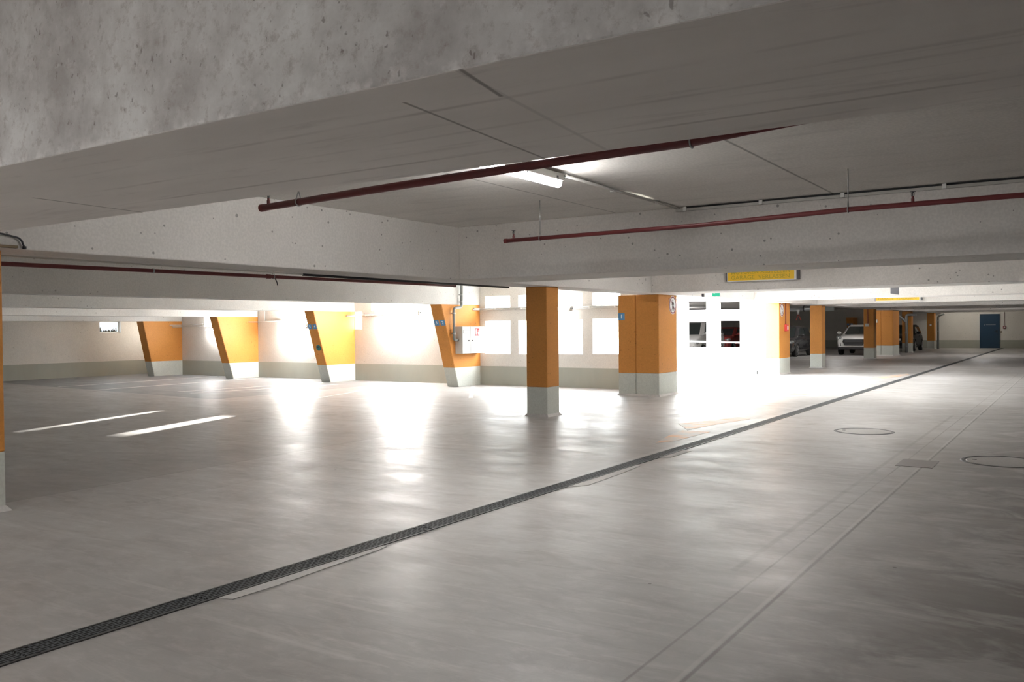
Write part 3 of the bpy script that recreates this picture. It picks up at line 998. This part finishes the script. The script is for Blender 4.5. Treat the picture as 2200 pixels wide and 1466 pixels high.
# ------------------------------------------------------------------ signs
def lane_sign(y, label, z0=2.36, z1=2.70, dx=0.0):
    t = thing('warning_sign', label, 'sign', (-5.12, y, z0), 'yellow lettered signs across the lane')
    b = link_mesh('sign_box', box(B(), -5.80, -4.47, y, y + 0.12, z0, z1, 0.005), M['white_metal'], t)
    f = link_mesh('sign_face', box(B(), -5.785, -4.51, y - 0.004, y + 0.01, z0 + 0.018, z1 - 0.018), M['yellow'], t)
    for row, z in (('MOTOREN ABSTELLEN', z0 + 0.172), ('GARAGE  VERLASSEN', z0 + 0.072)):
        bm = text_bm(row, 0.105, facing_front(-5.15, y - 0.006, z), width=1.02)
        w = max(v.co.x for v in bm.verts) - min(v.co.x for v in bm.verts)
        bmesh.ops.transform(bm, matrix=Matrix.Translation((-5.15, 0, 0)) @ Matrix.Scale(1.12 / w, 4, (1, 0, 0)) @ Matrix.Translation((5.15, 0, 0)), verts=bm.verts)
        link_mesh('lettering', bm, M['sign_ink'], f)
    link_mesh('end_cap', box(B(), -4.468, -4.43, y - 0.002, y + 0.12, z0 + 0.01, z1), M['grey_plastic'], t)
    link_mesh('end_cap', box(B(), -5.815, -5.80, y - 0.002, y + 0.12, z0 + 0.01, z1), M['grey_plastic'], t)
    t.location.x += dx
    return t


lane_sign(16.5, 'yellow lettered sign half hidden above the second beam')
lane_sign(29.88, 'farther yellow sign showing only as a thin bar', 2.255, 2.595, 0.2)

ex = thing('exit_sign', 'small green and white lit exit sign under the beam', 'sign', (-6.82, 18.4, 2.15))
link_mesh('sign_box', box(B(), -7.02, -6.62, 18.40, 18.47, 2.15, 2.27, 0.004), M['white_metal'], ex)
link_mesh('green_face', box(B(), -6.80, -6.63, 18.392, 18.402, 2.16, 2.26), M['green_lit'], ex)
link_mesh('white_face', box(B(), -6.96, -6.80, 18.392, 18.402, 2.16, 2.26), M['white_lit'], ex)
link_mesh('end_cap', box(B(), -7.04, -6.99, 18.39, 18.47, 2.15, 2.26), M['grey_plastic'], ex)
bm = B()
F = facing_front(-6.71, 18.391, 2.21)
for pts in ([(-.05, .01), (-.03, .01), (-.03, .045), (-.05, .045)], [(-.01, .02), (.045, .02), (.045, .045), (-.01, .045)]):
    poly(bm, [F @ Vector((a, b, 0)) for a, b in pts], 0.002, (0, -1, 0))
link_mesh('pictogram', bm, M['white_lit'], ex)
bm = B()
for x in (-6.95, -6.7):
    tube(bm, [(x, 18.435, 2.27), (x, 18.435, 2.95)], 0.006, 8)
link_mesh('suspension_rod', bm, M['steel'], ex)

hg = thing('hanging_panel', 'small grey panel hanging below the beam right of the yellow sign', 'sign', (-3.36, 20.05, 2.14))
bm = B()
poly(bm, [(-3.45, 20.02, 2.165), (-3.28, 20.02, 2.135), (-3.28, 20.02, 2.40), (-3.45, 20.02, 2.40)], 0.02, (0, 1, 0))
link_mesh('panel', bm, M['mid_grey'], hg)
link_mesh('suspension_rod', tube(B(), [(-3.365, 20.03, 2.39), (-3.365, 20.03, 2.95)], 0.008, 8), M['steel'], hg)

lp = thing('notice_plate', 'small yellow notice on the beam at the left picture edge', 'sign', (-17.99, 8.8, 1.965))
link_mesh('plate', box(B(), -18.066, -18.055, 8.45, 8.99, 2.008, 2.068), M['yellow'], lp)
for y in (8.80, 8.88):
    link_mesh('mark', box(B(), -18.055, -18.053, y, y + 0.03, 2.022, 2.052), M['sign_ink'], lp)

# ------------------------------------------------------------------ small fittings on the far columns and the end wall
al = thing('alarm_box', 'red fire alarm box with red conduit on the sunlit column', 'alarm', (-7.75, 27.42, 1.43), 'alarm boxes')
link_mesh('alarm_body', box(B(), -7.77, -7.70, 27.30, 27.52, 1.33, 1.54, 0.01), M['red'], al)
link_mesh('call_plate', box(B(), -7.70, -7.694, 27.37, 27.47, 1.38, 1.49), M['white'], al)
link_mesh('conduit', tube(B(), [(-7.755, 27.4, 1.53), (-7.755, 27.4, 2.2)], 0.016, 8), M['ring_red'], al)
al = thing('alarm_box', 'grey switch box with conduit on the column before the white car', 'alarm', (-7.93, 40.48, 1.5), 'alarm boxes')
link_mesh('alarm_body', box(B(), -8.01, -7.85, 40.44, 40.5, 1.43, 1.56, 0.01), M['housing'], al)
link_mesh('conduit', tube(B(), [(-7.9, 40.485, 1.56), (-7.9, 40.485, 2.2)], 0.014, 8), M['ring_red'], al)
single('switch_box', box(B(), -8.44, -8.34, 44.95, 45.0, 1.6, 1.76, 0.01), M['white_metal'], 'small upright white box on the wide orange pier', 'switch box')
single('switch_box', box(B(), -7.87, -7.77, 58.56, 58.6, 1.41, 1.51, 0.01), M['white_metal'], 'tiny pale box on the farthest orange column', 'switch box')
al = thing('alarm_box', 'small dark red alarm box beside the blue door', 'alarm', (-4.05, 60.97, 1.28), 'alarm boxes')
link_mesh('alarm_body', box(B(), -4.125, -3.97, 60.93, 61.0, 1.2, 1.35, 0.01), M['ring_red'], al)
link_mesh('call_plate', box(B(), -4.085, -4.01, 60.925, 60.93, 1.24, 1.31), M['white'], al)
link_mesh('conduit', tube(B(), [(-4.05, 60.98, 1.35), (-4.05, 60.98, 2.2)], 0.012, 8), M['ring_red'], al)
single('door_button', lathe(B(), [(0.05, 0), (0.05, -0.03), (0.03, -0.04)], (-4.22, 61.0, 1.0), 'y', 16), M['brass'], 'tiny yellowish push button right of the blue door', 'button')

door = bpy.data.objects.new('door_1', None)
C.objects.link(door)
door.location = (-4.84, 61.0, 0)
door['base'] = Vector(door.location)
door['kind'] = 'structure'
link_mesh('door_leaf', box(B(), -5.33, -4.35, 60.95, 61.0, 0.01, 2.05, 0.006), M['door'], door)
bm = B()
box(bm, -5.38, -5.33, 60.94, 61.0, 0, 2.1)
box(bm, -4.35, -4.30, 60.94, 61.0, 0, 2.1)
box(bm, -5.38, -4.30, 60.94, 61.0, 2.05, 2.1)
link_mesh('door_frame', bm, M['door'], door)
bm = box(B(), -4.47, -4.42, 60.92, 60.95, 0.93, 1.13)
tube(bm, [(-4.445, 60.92, 1.06), (-4.445, 60.88, 1.06), (-4.58, 60.88, 1.06)], 0.012, 8)
link_mesh('door_handle', bm, M['black'], door)
bm = B()
F = facing_front(-4.84, 60.948, 1.45)
for a, b, c, d in ((-.30, -.22, .02, .035), (-.27, -.25, -.05, .02), (-.29, -.23, -.06, -.05)):
    poly(bm, [F @ Vector(p) for p in ((a, c, 0), (b, c, 0), (b, d, 0), (a, d, 0))], 0.002, (0, -1, 0))
for k in range(11):
    a = -.19 + k * 0.048
    poly(bm, [F @ Vector(p) for p in ((a, -.03, 0), (a + .034, -.03, 0), (a + .034, .005, 0), (a, .005, 0))], 0.002, (0, -1, 0))
link_mesh('lettering', bm, M['mid_grey'], door)


def downpipe(label, runs, r, clamps):
    t = thing('drainpipe', label, 'pipe', runs[0][-1], 'far grey drainpipes')
    for k, pts in enumerate(runs):
        link_mesh('pipe' if k == 0 else 'branch', tube(B(), bend(pts, 0.12), r, 12), M['drain_pipe' if 'dark' in label else 'steel'], t)
    for x, y, z in clamps:
        link_mesh('pipe_clamp', lathe(B(), [(r * 1.25, -0.03), (r * 1.25, 0.03)], (x, y, z), 'z', 12), M['steel'], t)


downpipe('forked grey drainpipe in front of a far orange column', [
    [(-7.42, 50.45, 2.02), (-7.9, 50.45, 2.02), (-7.9, 50.45, 0.0)], [(-8.5, 50.5, 2.06), (-8.32, 50.47, 2.03), (-7.9, 50.45, 1.62)]], 0.07, [(-7.9, 50.45, 1.05), (-7.9, 50.45, 0.35)])
downpipe('dark drainpipe beside the farthest orange column', [[(-7.1, 58.9, 2.13), (-7.45, 58.9, 2.0), (-7.45, 58.9, 0.0)]], 0.06, [(-7.45, 58.9, 1.7), (-7.45, 58.9, 1.05)])

du = thing('air_duct', 'galvanised air duct under the slab behind an orange column', 'duct', (-9.2, 36.0, 2.18))
link_mesh('round_duct', tube(B(), [(-10.4, 36.0, 2.18), (-8.5, 36.0, 2.18)], 0.1, 20), M['galv'], du)
link_mesh('elbow', tube(B(), bend([(-10.0, 36.0, 2.18), (-10.4, 36.0, 2.18), (-10.4, 36.0, 2.54)], 0.2), 0.1, 20), M['galv'], du)
link_mesh('end_box', box(B(), -8.62, -8.28, 35.85, 36.15, 2.06, 2.36, 0.01), M['drain_pipe'], du)
link_mesh('duct_flange', lathe(B(), [(0.125, -0.02), (0.125, 0.02)], (-9.45, 36.0, 2.18), 'x', 20), M['dark_steel'], du)
tp = thing('barrier_tape', 'short white and red tape tied to the air duct', 'tape', (-9.66, 35.88, 2.0))
bm = B()
poly(bm, [(-9.72, 35.88, 2.13), (-9.60, 35.88, 2.13), (-9.63, 35.88, 1.95), (-9.69, 35.88, 1.95)], 0.006, (0, 1, 0))
link_mesh('knot', bm, M['white'], tp)
for dx in (-0.085, 0.10):
    bm = B()
    poly(bm, [(-9.675, 35.885, 1.97), (-9.635, 35.885, 1.97), (-9.63 + dx, 35.885, 1.72), (-9.68 + dx, 35.885, 1.72)], 0.004, (0, 1, 0))
    link_mesh('tape_tail', bm, M['tape_red'], tp)

rl = thing('handrail', 'thin white handrail along the bright ramp wall', 'handrail', (-10.5, 26.95, 0.95))
link_mesh('rail', tube(B(), [(-12.6, 26.93, 1.06), (-8.35, 26.93, 0.965)], 0.022, 12), M['white_metal'], rl)
for x in (-12.0, -10.05, -8.45):
    z = 1.06 - (x + 12.6) * 0.0224
    link_mesh('bracket', tube(B(), [(x, 26.93, z), (x, 27.05, z - 0.04)], 0.012, 8), M['white_metal'], rl)

bm = box(B(), -8.62, -8.52, 19.4, 26.7, 0.0, 0.012)
o = struct('trim_kerb', bm, M['kerb'])
pb = thing('gate_bracket', 'small metal foot at the ramp corner', 'bracket', (-8.42, 26.75, 0.0))
link_mesh('foot_plate', box(B(), -8.52, -8.34, 26.55, 26.72, 0.0, 0.02), M['steel'], pb)
link_mesh('post_stub', lathe(B(), [(0.04, 0.02), (0.04, 0.12)], (-8.43, 26.63, 0), 'z', 14), M['dark_steel'], pb)

# ------------------------------------------------------------------ window in the left wall
wn = bpy.data.objects.new('window_1', None)
C.objects.link(wn)
wn.location = (-28.3, 17.69, 1.48)
wn['base'] = Vector(wn.location)
wn['kind'] = 'structure'
bm = B()
for a in ((17.30, 17.34, 1.48, 1.87), (18.04, 18.08, 1.48, 1.87), (17.30, 18.08, 1.48, 1.51), (17.30, 18.08, 1.84, 1.87)):
    box(bm, -28.36, -28.30, *a)
link_mesh('window_frame', bm, M['white_metal'], wn)
gm = bpy.data.materials.new('dusty wired glass')
gm.use_nodes = True
_t = gm.node_tree
_tr, _gl, _mx = _t.nodes.new('ShaderNodeBsdfTransparent'), _t.nodes.new('ShaderNodeBsdfGlossy'), _t.nodes.new('ShaderNodeMixShader')
_tr.inputs[0].default_value = (0.36, 0.375, 0.385, 1)
_gl.inputs['Roughness'].default_value = 0.15
_mx.inputs[0].default_value = 0.04
_t.links.new(_tr.outputs[0], _mx.inputs[1])
_t.links.new(_gl.outputs[0], _mx.inputs[2])
_t.links.new(_mx.outputs[0], _t.nodes['Material Output'].inputs[0])
link_mesh('window_pane', box(B(), -28.335, -28.325, 17.34, 18.04, 1.51, 1.84), gm, wn)
bm = B()
for k in range(420):
    y, x = random.uniform(17.2, 19.0), random.uniform(-29.2, -28.6)
    h = random.uniform(0.08, 0.18) * (1.0 + 1.1 * max(0, math.sin(y * 9.0)))
    dx, dy = random.uniform(-.05, .05), random.uniform(-.04, .04)
    bm.faces.new([bm.verts.new(p) for p in ((x, y - 0.016, 1.46), (x, y + 0.016, 1.46), (x + dx, y + dy, 1.46 + h))])
g = single('grass_tuft', bm, M['grass'], 'dark grass growing outside the small left window', 'grass', loc=(-29.0, 17.7, 1.46))
g['kind'] = 'stuff'

# ------------------------------------------------------------------ floor fittings
dr = thing('floor_drain', 'long black slotted floor drain running to the blue door', 'drain', (-4.15, 30.0, 0.0))
bm = B()
box(bm, -4.237, -4.222, -2.0, 60.9, 0.0, 0.006)
box(bm, -4.083, -4.068, -2.0, 60.9, 0.0, 0.006)
link_mesh('drain_frame', bm, M['dark_steel'], dr)
y = 1.12
while y < 60.5:
    g = link_mesh('grate', box(B(), -4.222, -4.083, y + 0.004, y + 0.996, 0.0, 0.005), M['grate'], dr)
    if y < 12:
        for k in (0.06, 0.94):
            for x in (-4.21, -4.095):
                link_mesh('bolt', lathe(B(), [(0.012, 0.005), (0.012, 0.009)], (x, y + k, 0), 'z', 10), M['black'], g)
    y += 1.0


def mortar(label, pts):
    bm = B()
    poly(bm, [(a, b, 0.0005) for a, b in pts], 0.003, (0, 0, 1))
    single('mortar_strip', bm, M['mortar'], label, 'mortar patch', 'mortar strips beside the drain')


mortar('pale mortar strip along the near stretch of the drain', [(-4.065, 3.18), (-3.975, 3.2), (-3.965, 3.5), (-3.985, 3.9), (-4.01, 4.45), (-4.03, 4.55), (-4.065, 4.56)])
mortar('pale mortar strip by the drain below the slim column', [(-4.065, 7.15), (-3.94, 7.3), (-3.96, 8.0), (-4.0, 8.6), (-4.065, 8.7)])
mortar('short pale mortar strip by the drain near the orange arrow', [(-4.065, 9.3), (-3.96, 9.35), (-3.95, 9.95), (-4.065, 10.0)])


def manhole(label, x, y, r):
    t = thing('manhole_cover', label, 'manhole cover', (x, y, 0), 'round covers in the lane')
    bm = B()
    n = 56
    prof = ((r, 0.001), (r - 0.012, 0.006), (r - 0.04, 0.006), (r - 0.046, 0.001))
    rings = [[bm.verts.new((x + q * math.cos(2 * PI * k / n), y + q * math.sin(2 * PI * k / n), z)) for k in range(n)] for q, z in prof]
    for A, Bq in zip(rings, rings[1:]):
        for k in range(n):
            bm.faces.new((A[k], A[(k + 1) % n], Bq[(k + 1) % n], Bq[k]))
    link_mesh('ring', bm, M['iron'], t)
    bm = B()
    lathe(bm, [(r - 0.06, 0.0005), (r - 0.062, 0.004)], (x, y, 0), 'z', n)
    lid = link_mesh('lid', bm, M['lid'], t)
    bm = B()
    box(bm, x - r * 0.72, x - r * 0.62, y - 0.02, y + 0.02, 0.004, 0.006)
    link_mesh('lifting_slot', bm, M['black'], lid)


manhole('round manhole cover nearest the drain in the right lane', -2.59, 12.98, 0.40)
manhole('round manhole cover cut by the right picture edge', -0.72, 10.83, 0.43)
single('floor_plate', box(B(), -1.68, -1.32, 9.98, 10.5, 0.0, 0.004), mat('worn steel plate', (0.20, 0.18, 0.17), 0.45, 0.3), 'small dark square plate let into the floor seams', 'plate')


def stroke(name, pts, m, label, cat, group):
    bm = B()
    poly(bm, [(a, b, 0.0006) for a, b in pts], 0.0016, (0, 0, 1))
    return single(name, bm, m, label, cat, group)


AG = 'faded orange lane arrows'
bm = B()
poly(bm, [(-5.237, 12.676, .0006), (-4.80, 11.95, .0006), (-4.70, 12.889, .0006), (-4.494, 13.85, .0006), (-4.719, 14.063, .0006)], .0016, (0, 0, 1))
poly(bm, [(-4.62, 10.4, .0006), (-4.48, 10.754, .0006), (-4.44, 11.9, .0006), (-4.86, 11.9, .0006), (-4.80, 11.3, .0006)], .0016, (0, 0, 1))
single('floor_arrow', bm, M['arrow'], 'nearest worn orange arrow left of the drain', 'floor marking', AG)
stroke('floor_arrow', [(-5.92, 19.55), (-5.86, 20.06), (-4.90, 19.30), (-5.30, 19.10)], M['arrow'], 'short worn orange streak right of the broad column', 'floor marking', AG)
bm = B()
poly(bm, [(-5.044, 24.642, .0006), (-5.161, 25.515, .0006), (-4.953, 26.342, .0006), (-4.511, 28.975, .0006), (-4.326, 28.197, .0006), (-4.714, 25.713, .0006)], .0016, (0, 0, 1))
single('floor_arrow', bm, M['arrow'], 'farthest orange arrow beside the drain', 'floor marking', AG)
LGp = 'white parking lines in the left bays'
for (x0, y0), (x1, y1), lb in (((-23.7, 13.3), (-24.1, 18.9), 'faint white bay line nearest the corner pilaster'),
                               ((-21.45, 13.1), (-21.9, 18.95), 'white bay line left of the plateless pilaster'),
                               ((-18.85, 13.6), (-18.2, 17.9), 'white bay line leading to the 5 and 4 pilaster'),
                               ((-18.1, 13.4), (-17.2, 17.5), 'second white bay line beside the 5 and 4 pilaster'),
                               ((-14.1, 13.6), (-15.9, 19.0), 'bright white bay line left of the cabinet pilaster'),
                               ((-11.1, 15.3), (-13.2, 18.3), 'short white bay line right of the cabinet pilaster')):
    dx, dy = x1 - x0, y1 - y0
    L = math.hypot(dx, dy)
    nx, ny = -dy / L * 0.045, dx / L * 0.045
    stroke('parking_line', [(x0 + nx, y0 + ny), (x0 - nx, y0 - ny), (x1 - nx, y1 - ny), (x1 + nx, y1 + ny)], M['line_white'], lb, 'floor marking', LGp)
stroke('parking_line', [(-10.9, 39.5), (-10.9, 39.4), (-8.2, 39.4), (-8.2, 39.5)], M['line_white'], 'white line on the floor in front of the white car', 'floor marking', 'white lines by the parked cars')
stroke('parking_line', [(-7.5, 33.0), (-7.5, 32.9), (-4.6, 34.2), (-4.6, 34.3)], M['line_white'], 'white line across the lane left of the far drain', 'floor marking', 'white lines by the parked cars')


# ------------------------------------------------------------------ cars
def loft(secs):
    bm = B()
    rings = [[bm.verts.new(p) for p in s] for s in secs]
    n = len(rings[0])
    for A, Bq in zip(rings, rings[1:]):
        for k in range(n):
            bm.faces.new((A[k], A[(k + 1) % n], Bq[(k + 1) % n], Bq[k]))
    bm.faces.new(rings[0])
    bm.faces.new(list(reversed(rings[-1])))
    return bm


def subdivide_mesh(o, levels, cutters=()):
    m = o.modifiers.new('s', 'SUBSURF')
    m.levels = m.render_levels = levels
    cs = []
    for c in cutters:
        b = o.modifiers.new('b', 'BOOLEAN')
        b.operation, b.object, b.solver = 'DIFFERENCE', c, 'EXACT'
        cs.append(c)
    bpy.context.view_layer.update()
    dg = bpy.context.evaluated_depsgraph_get()
    me = bpy.data.meshes.new_from_object(o.evaluated_get(dg))
    o.modifiers.clear()
    o.data = me
    for c in cs:
        bpy.data.objects.remove(c)
    for p in me.polygons:
        p.use_smooth = True
    return o


def car(label, loc, P):
    """front of the car at local y = 0, looking towards -Y"""
    Wd, L, H, hood, belt = P['W'] / 2, P['L'], P['H'], P['hood'], P['belt']
    paint = P['paint']
    t = thing('car', label, 'car', loc, 'parked cars', P.get('rot', 0))
    def part(nm, bm, m, par=t, smooth=False):
        return link_mesh(nm, bm, m, par, smooth, world=False)
    nose, he = P['nose'], P['hood_end']

    def sec(y, zb, zt, w, crown):
        half = [(0, zb), (w * .80, zb), (w * .95, zb + .07), (w * .995, zb + (zt - zb) * .45), (w * .965, zt - .10), (w * .84, zt - .005), (w * .45, zt + crown)]
        ring = [Vector((x, y, z)) for x, z in half] + [Vector((0, y, zt + crown * 1.25))] + [Vector((-x, y, z)) for x, z in reversed(half[1:])]
        return ring
    gc = P['clear']
    secs = [sec(0.03, gc + .10, nose - .22, Wd * .70, .0), sec(0.0, gc + .05, nose - .10, Wd * .78, .01), sec(0.10, gc, nose, Wd * .90, .03),
            sec(0.38, gc - .02, nose + (hood - nose) * .5, Wd * .985, .04), sec(he * .75, gc - .02, hood, Wd, .035), sec(he + .15, gc - .02, belt, Wd, .01),
            sec(L * .62, gc - .02, belt + .03, Wd, .0), sec(L - .45, gc, belt + .04, Wd * .985, .0), sec(L - .12, gc + .06, belt, Wd * .93, .0), sec(L, gc + .16, belt - .12, Wd * .84, .0)]
    body = part('body', loft(secs), paint)
    cut = []
    wy = (P['wf'], P['wr'])
    R = P['R']
    for y in wy:
        for s in (-1, 1):
            cb = lathe(B(), [(R + .055, -.14), (R + .055, .14)], (s * (Wd - .06), y, R), 'x', 32)
            c = link_mesh('cutter', cb, paint)
            cut.append(c)
    # cut arches in local space: temporarily at the origin
    body.parent = None
    subdivide_mesh(body, 2, cut)
    body.parent = t
    # cabin
    w0, w1 = Wd * .90, Wd * .70
    yb0, yb1, yr0, yr1 = he - .02, L - P['tail'], he + P['rake'], L - P['tail'] - P['rear_rake']
    zb, zr = belt - .04, H
    q = [(yb0, yb1, w0, zb), (yb0 + (yr0 - yb0) * .92, yb1 - (yb1 - yr1) * .85, w1 + .035, zr - .09), (yr0 + .12, yr1 - .10, w1 - .06, zr - .012)]
    bm = B()
    rings = []
    for a, b, w, z in q:
        m_ = (a + b) / 2
        rings.append([bm.verts.new(p) for p in ((-w * .86, a, z), (0, a - .05, z), (w * .86, a, z), (w, a + .22, z), (w, m_, z), (w, b - .15, z), (w * .88, b, z), (0, b + .03, z), (-w * .88, b, z), (-w, b - .15, z), (-w, m_, z), (-w, a + .22, z))])
    for A, Bq in zip(rings, rings[1:]):
        for k in range(12):
            bm.faces.new((A[k], A[(k + 1) % 12], Bq[(k + 1) % 12], Bq[k]))
    bm.faces.new(rings[-1])
    cabin = part('cabin', bm, paint, smooth=False)
    lo = [v.co.copy() for v in cabin.data.vertices][:12]
    hi = [v.co.copy() for v in cabin.data.vertices][12:24]

    def pane(nm, ks, f0=0.08, f1=0.92, in0=0.05, in1=0.05, off=0.008):
        b2 = B()
        n = len(ks)
        rows = []
        for f in (f0, f1):
            pts = [lo[k].lerp(hi[k], f) for k in ks]
            a, b = pts[0].lerp(pts[1], in0), pts[-1].lerp(pts[-2], in1)
            rows.append([a] + pts[1:-1] + [b])
        for i in range(n - 1):
            quad = [rows[0][i], rows[0][i + 1], rows[1][i + 1], rows[1][i]]
            nrm = (quad[1] - quad[0]).cross(quad[3] - quad[0]).normalized()
            cen = sum(quad, Vector()) / 4
            if nrm.dot(cen - Vector((0, (yb0 + yb1) / 2, zb))) < 0:
                nrm = -nrm
            b2.faces.new([b2.verts.new(p + nrm * off) for p in quad])
        bmesh.ops.remove_doubles(b2, verts=b2.verts, dist=0.02)
        return part(nm, b2, M['glass'], cabin)
    pane('windscreen', [0, 1, 2], 0.06, 0.95, 0.05, 0.05)
    for ks in ([3, 4], [4, 5], [11, 10], [10, 9]):
        pane('side_window', ks, 0.12, 0.9, 0.06, 0.04)
    pane('rear_window', [6, 7, 8], 0.12, 0.9, 0.08, 0.08)
    # nose details
    gz, gw, gh = P['grille']
    bm = B()
    g = [(-gw, gz + gh * .2), (-gw * .93, gz + gh), (gw * .93, gz + gh), (gw, gz + gh * .2), (gw * .80, gz - gh), (-gw * .80, gz - gh)]
    poly(bm, [(a, -0.035, b) for a, b in g], 0.12, (0, 1, 0))
    gr = part('grille', bm, M['trim_black'])
    bm = B()
    for k in range(4):
        zz = gz - gh * .7 + k * gh * .45
        box(bm, -gw * .8, gw * .8, -0.042, -0.03, zz, zz + .012)
    part('grille_bar', bm, M['grey_plastic'], gr)
    part('lower_trim', box(B(), -Wd * .80, Wd * .80, -0.02, 0.3, gc - .02, gc + .12, 0.03), M['trim_black'])
    for s in (-1, 1):
        hx, hz = s * Wd * P['lampx'], P['lampz']
        bm = B()
        bmesh.ops.create_uvsphere(bm, u_segments=18, v_segments=12, radius=1.0)
        bmesh.ops.transform(bm, matrix=Matrix.Translation((hx, 0.17, hz)) @ Matrix.Rotation(s * 0.62, 4, 'Z') @ Matrix.Rotation(s * -0.2, 4, 'Y') @ Matrix.Diagonal((.19, .10, P['lamph'], 1)), verts=bm.verts)
        hl = part('headlight', bm, M['lamp_glass'], smooth=True)
        bm = B()
        bmesh.ops.create_uvsphere(bm, u_segments=14, v_segments=10, radius=1.0)
        bmesh.ops.transform(bm, matrix=Matrix.Translation((hx, 0.10, hz - .005)) @ Matrix.Diagonal((.06, .05, P['lamph'] * .6, 1)), verts=bm.verts)
        part('lens', bm, M['white'], hl, smooth=True)
        bm = B()
        poly(bm, [(s * Wd * .66, 0.0, gc + .17), (s * Wd * .86, .10, gc + .19), (s * Wd * .84, .10, gc + .36), (s * Wd * .70, 0.0, gc + .32)], 0.10, (0, 1, 0))
        bmesh.ops.translate(bm, vec=(0, -.012, 0), verts=bm.verts)
        part('fog_lamp_recess', bm, M['trim_black'])
        bm = B()
        bmesh.ops.create_uvsphere(bm, u_segments=14, v_segments=10, radius=1.0)
        bmesh.ops.transform(bm, matrix=Matrix.Translation((s * (Wd + .08), he + .25, belt + .07)) @ Matrix.Diagonal((.11, .07, .075, 1)), verts=bm.verts)
        box(bm, min(s * (Wd - .14), s * (Wd + .02)), max(s * (Wd - .14), s * (Wd + .02)), he + .23, he + .29, belt + .02, belt + .05)
        part('wing_mirror', bm, paint, smooth=True)
        part('side_strip', box(B(), min(s * Wd * .99, s * (Wd + .012)), max(s * Wd * .99, s * (Wd + .012)), P['wf'] + R + .15, P['wr'] - R - .15, gc + .16, gc + .21), M['trim_black'])
        part('door_handle', box(B(), min(s * Wd * .97, s * (Wd + .02)), max(s * Wd * .97, s * (Wd + .02)), L * .52, L * .52 + .2, belt - .14, belt - .115, .005), paint)
        for y in wy:
            tw = .21
            xo = s * (Wd - .015)
            xi = s * (Wd - .015 - tw)
            prof = [(R * .66, 0), (R * .96, .012), (R, .04), (R, tw - .04), (R * .96, tw - .012), (R * .66, tw)]
            whl = part('wheel', lathe(B(), [(a, (1 if s < 0 else -1) * b) for a, b in prof], (xo, y, R), 'x', 32), M['rubber'])
            bm = B()
            for k in range(5):
                a = 2 * PI * k / 5 + .3
                c, sn = math.cos(a), math.sin(a)
                pts = [(-.022, .04), (.022, .04), (.035, R * .66), (-.035, R * .66)]
                poly(bm, [(xo + s * .004, y + p * c + r_ * sn, R - p * sn + r_ * c) for p, r_ in pts], 0.02, (s, 0, 0))
            lathe(bm, [(.065, 0), (.065, s * .03)], (xo, y, R), 'x', 16)
            n = 32
            ring = [[bm.verts.new((xo + s * .012, y + q * math.cos(2 * PI * k / n), R + q * math.sin(2 * PI * k / n))) for k in range(n)] for q in (R * .60, R * .70)]
            for k in range(n):
                bm.faces.new((ring[0][k], ring[0][(k + 1) % n], ring[1][(k + 1) % n], ring[1][k]))
            part('rim', bm, M['rim'], whl)
    if P.get('plate'):
        part('licence_plate', box(B(), -.26, .26, -.05, -.035, P['plate'], P['plate'] + .11), M['white'])
    return t


suv = dict(W=1.80, L=4.2, H=1.53, hood=1.0, nose=.92, belt=1.04, hood_end=1.05, rake=.75, tail=.30, rear_rake=.45, clear=.30, R=.34, wf=.85, wr=3.4,
           grille=(.64, .52, .15), lampx=.80, lampz=.86, lamph=.105, paint=M['car_white'], plate=None)
mpv = dict(W=1.78, L=4.1, H=1.80, hood=1.05, nose=.90, belt=1.10, hood_end=.80, rake=.62, tail=.10, rear_rake=.25, clear=.22, R=.32, wf=.80, wr=3.3,
           grille=(.58, .45, .08), lampx=.80, lampz=.72, lamph=.11, paint=M['car_white'], plate=.38)
hatch = dict(W=1.76, L=4.1, H=1.46, hood=.93, nose=.76, belt=.97, hood_end=1.05, rake=.80, tail=.22, rear_rake=.42, clear=.20, R=.315, wf=.82, wr=3.35,
             grille=(.55, .42, .06), lampx=.80, lampz=.70, lamph=.085, plate=.36)
car('white crossover car with a black grille behind the far columns', (-9.57, 45.6, 0), suv)
car('white van-like car seen through the openings of the ramp wall', (-16.40, 40.0, 0), mpv)
car('red hatchback behind the ramp wall openings', (-18.30, 50.0, 0), dict(hatch, paint=M['car_red']))
car('charcoal hatchback between the sunlit column and the next one', (-12.40, 41.9, 0), dict(hatch, H=1.5, paint=M['car_black']))
car('black car in deep shade behind the forked drainpipe', (-8.78, 52.6, 0), dict(hatch, H=1.5, nose=.8, paint=M['car_dark'], plate=.62))
